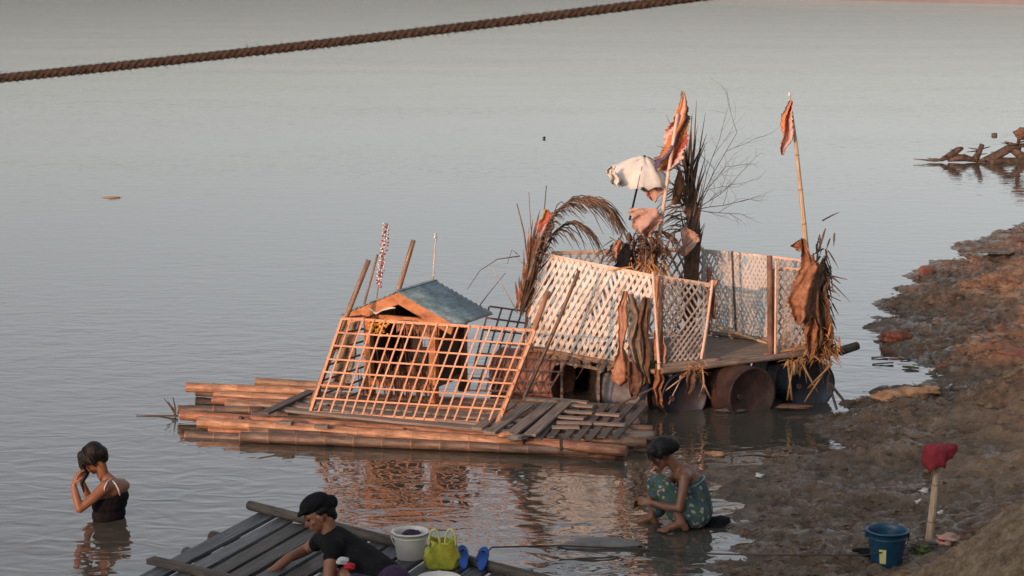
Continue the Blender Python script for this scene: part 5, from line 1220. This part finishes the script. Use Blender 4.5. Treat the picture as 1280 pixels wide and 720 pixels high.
fuse('hair', [[(HPf(0, -.05, .06), .088), (HPf(0, -.09, .02), .065), (HPf(0, -.085, -.03), .045)], [(HPf(0, .06, .085), .045), (HPf(-.02, .11, .02), .026), (HPf(-.02, .12, -.06), .02), (D(102, 604, Y1-.05), .016), (D(105, 615, Y1-.05), .008)],
     [(HPf(-.075, -.0, .03), .024), (HPf(-.08, -.02, -.02), .018)], [(HPf(.06, .06, .07), .03), (HPf(.05, .11, -.0), .018), (HPf(.03, .13, -.07), .014)]],
     [(HPf(0, -.015, .040), (.088, .106, .092), HQ)], M['hair'], w2, smooth=3)

strands(HPf, w2, 70, hang=.05, seed=6)
# ---------- man on the platform
w3 = thing('person', 'man in black shirt and black cap kneeling on the platform, leaning on both arms', 'person', D(470, 765, 13.0))
Ym = 13.55
hc_ = D(398, 644, Ym); hch, hel, HPf, HQ = head(hc_, (-.86, -.18, -.48), (-.45, 0, .9), 1.02)
ch, el = list(hch), list(hel)
sN, sF = D(418, 685, 13.33), D(402, 673, 13.78); up_ = D(420, 678, 13.55); mid = D(452, 704, 13.38); pel = D(490, 733, 13.15)
eN, wN = D(411, 728, 13.24), D(400, 752, 13.25); eF, wF = D(362, 697, 13.72), D(333, 719, 13.62)
ch += [[(HPf(0, -.035, -.06), .055), (D(411, 664, 13.55), .056), (up_, .08)], [(sN, .055), (up_, .10), (sF, .052)], [(up_, .105), (mid, .13), (pel, .14)],
       [(sN, .056), (D(413, 706, 13.28), .050), (eN, .042), (wN, .028)], [(sF, .050), (D(383, 687, 13.84), .043), (eF, .036), (D(348, 708, 13.67), .033), (wF, .025)]]
add(ch, el, hand(wN, (-.5, .2, -.5), (0, .3, -.9), 1, .4)); add(ch, el, hand(wF, (-.9, -.2, -.12), (0, 0, -1), -1, .45))
for dy, s_ in ((-.12, -1), (.12, 1)):
    h_ = pel+Vector((0, dy, -.03)); k_ = Vector((pel.x-.34, pel.y+dy*1.3, .43)); f_ = Vector((pel.x+.06, pel.y+dy*1.2, .40))
    ch += [[(h_, .10), (k_, .062)], [(k_, .058), (f_, .038)]]; ch += [[(f_, .036), (f_+Vector((.14, 0, -.0)), .026)]]
fuse('body', ch, el, M['skin'], w3)
eyes(HPf, HQ, w3)
fuse('black_shirt', [[(D(416, 670, 13.55), .070), (up_, .118), (mid, .146), (D(478, 724, 13.22), .152)], [(sN+Vector((.0, 0, 0)), .066), (up_, .112), (sF, .063)], [(sN, .068), (D(415, 697, 13.31), .064)], [(sF, .060), (D(395, 680, 13.8), .056)]], [], M['black'], w3, voxel=.008, smooth=4)
fuse('shorts', [[(pel, .152), (D(478, 724, 13.22), .13)]]+[[(pel+Vector((0, dy, -.03)), .112), (Vector((pel.x-.24, pel.y+dy*1.25, .46)), .08)] for dy in (-.12, .12)], [], M['purple'], w3, voxel=.009)
fuse('cap', [[(HPf(0, -.07, .05), .075), (HPf(0, -.115, .035), .055)], [(HPf(-.05, .085, .075), .012), (HPf(0, .118, .066), .013), (HPf(.05, .085, .075), .012)], [(HPf(-.03, .06, .085), .03), (HPf(.03, .06, .085), .03)]],
     [(HPf(0, -.015, .085), (.094, .115, .072), HQ), (HPf(0, .05, .080), (.085, .07, .016), HQ)], M['black'], w3, smooth=3)
fuse('hair', [[(HPf(0, -.07, .0), .062), (HPf(0, -.08, -.05), .04)], [(HPf(-.072, -.02, .03), .02), (HPf(-.074, -.01, .0), .012)], [(HPf(.072, -.02, .03), .02), (HPf(.074, -.01, .0), .012)]], [(HPf(0, -.03, .03), (.083, .095, .06), HQ)], M['hair'], w3, smooth=3)
t = thing('wet_shirt', 'red and white cloth tucked under the chest of the man in black', 'cloth', D(433, 705, 13.12))
crumple('white_fold', D(428, 701, 13.14), (.045, .04, .026), M['white'], t, 5); crumple('red_fold', D(437, 708, 13.13), (.045, .035, .022), M['redb'], t, 6)

# give every top-level mesh its own origin (lowest middle point)
for o in list(COL.objects):
    if o.type == 'MESH' and o.parent is None and not o.children and o.get('kind') != 'structure' and len(o.data.vertices) < 60000 and o.data.users == 1:
        co = np.empty(len(o.data.vertices)*3); o.data.vertices.foreach_get('co', co); co = co.reshape(-1, 3)
        p = Vector(((co[:, 0].min()+co[:, 0].max())/2, (co[:, 1].min()+co[:, 1].max())/2, co[:, 2].min()))
        o.data.transform(Matrix.Translation(-p)); o.location = p
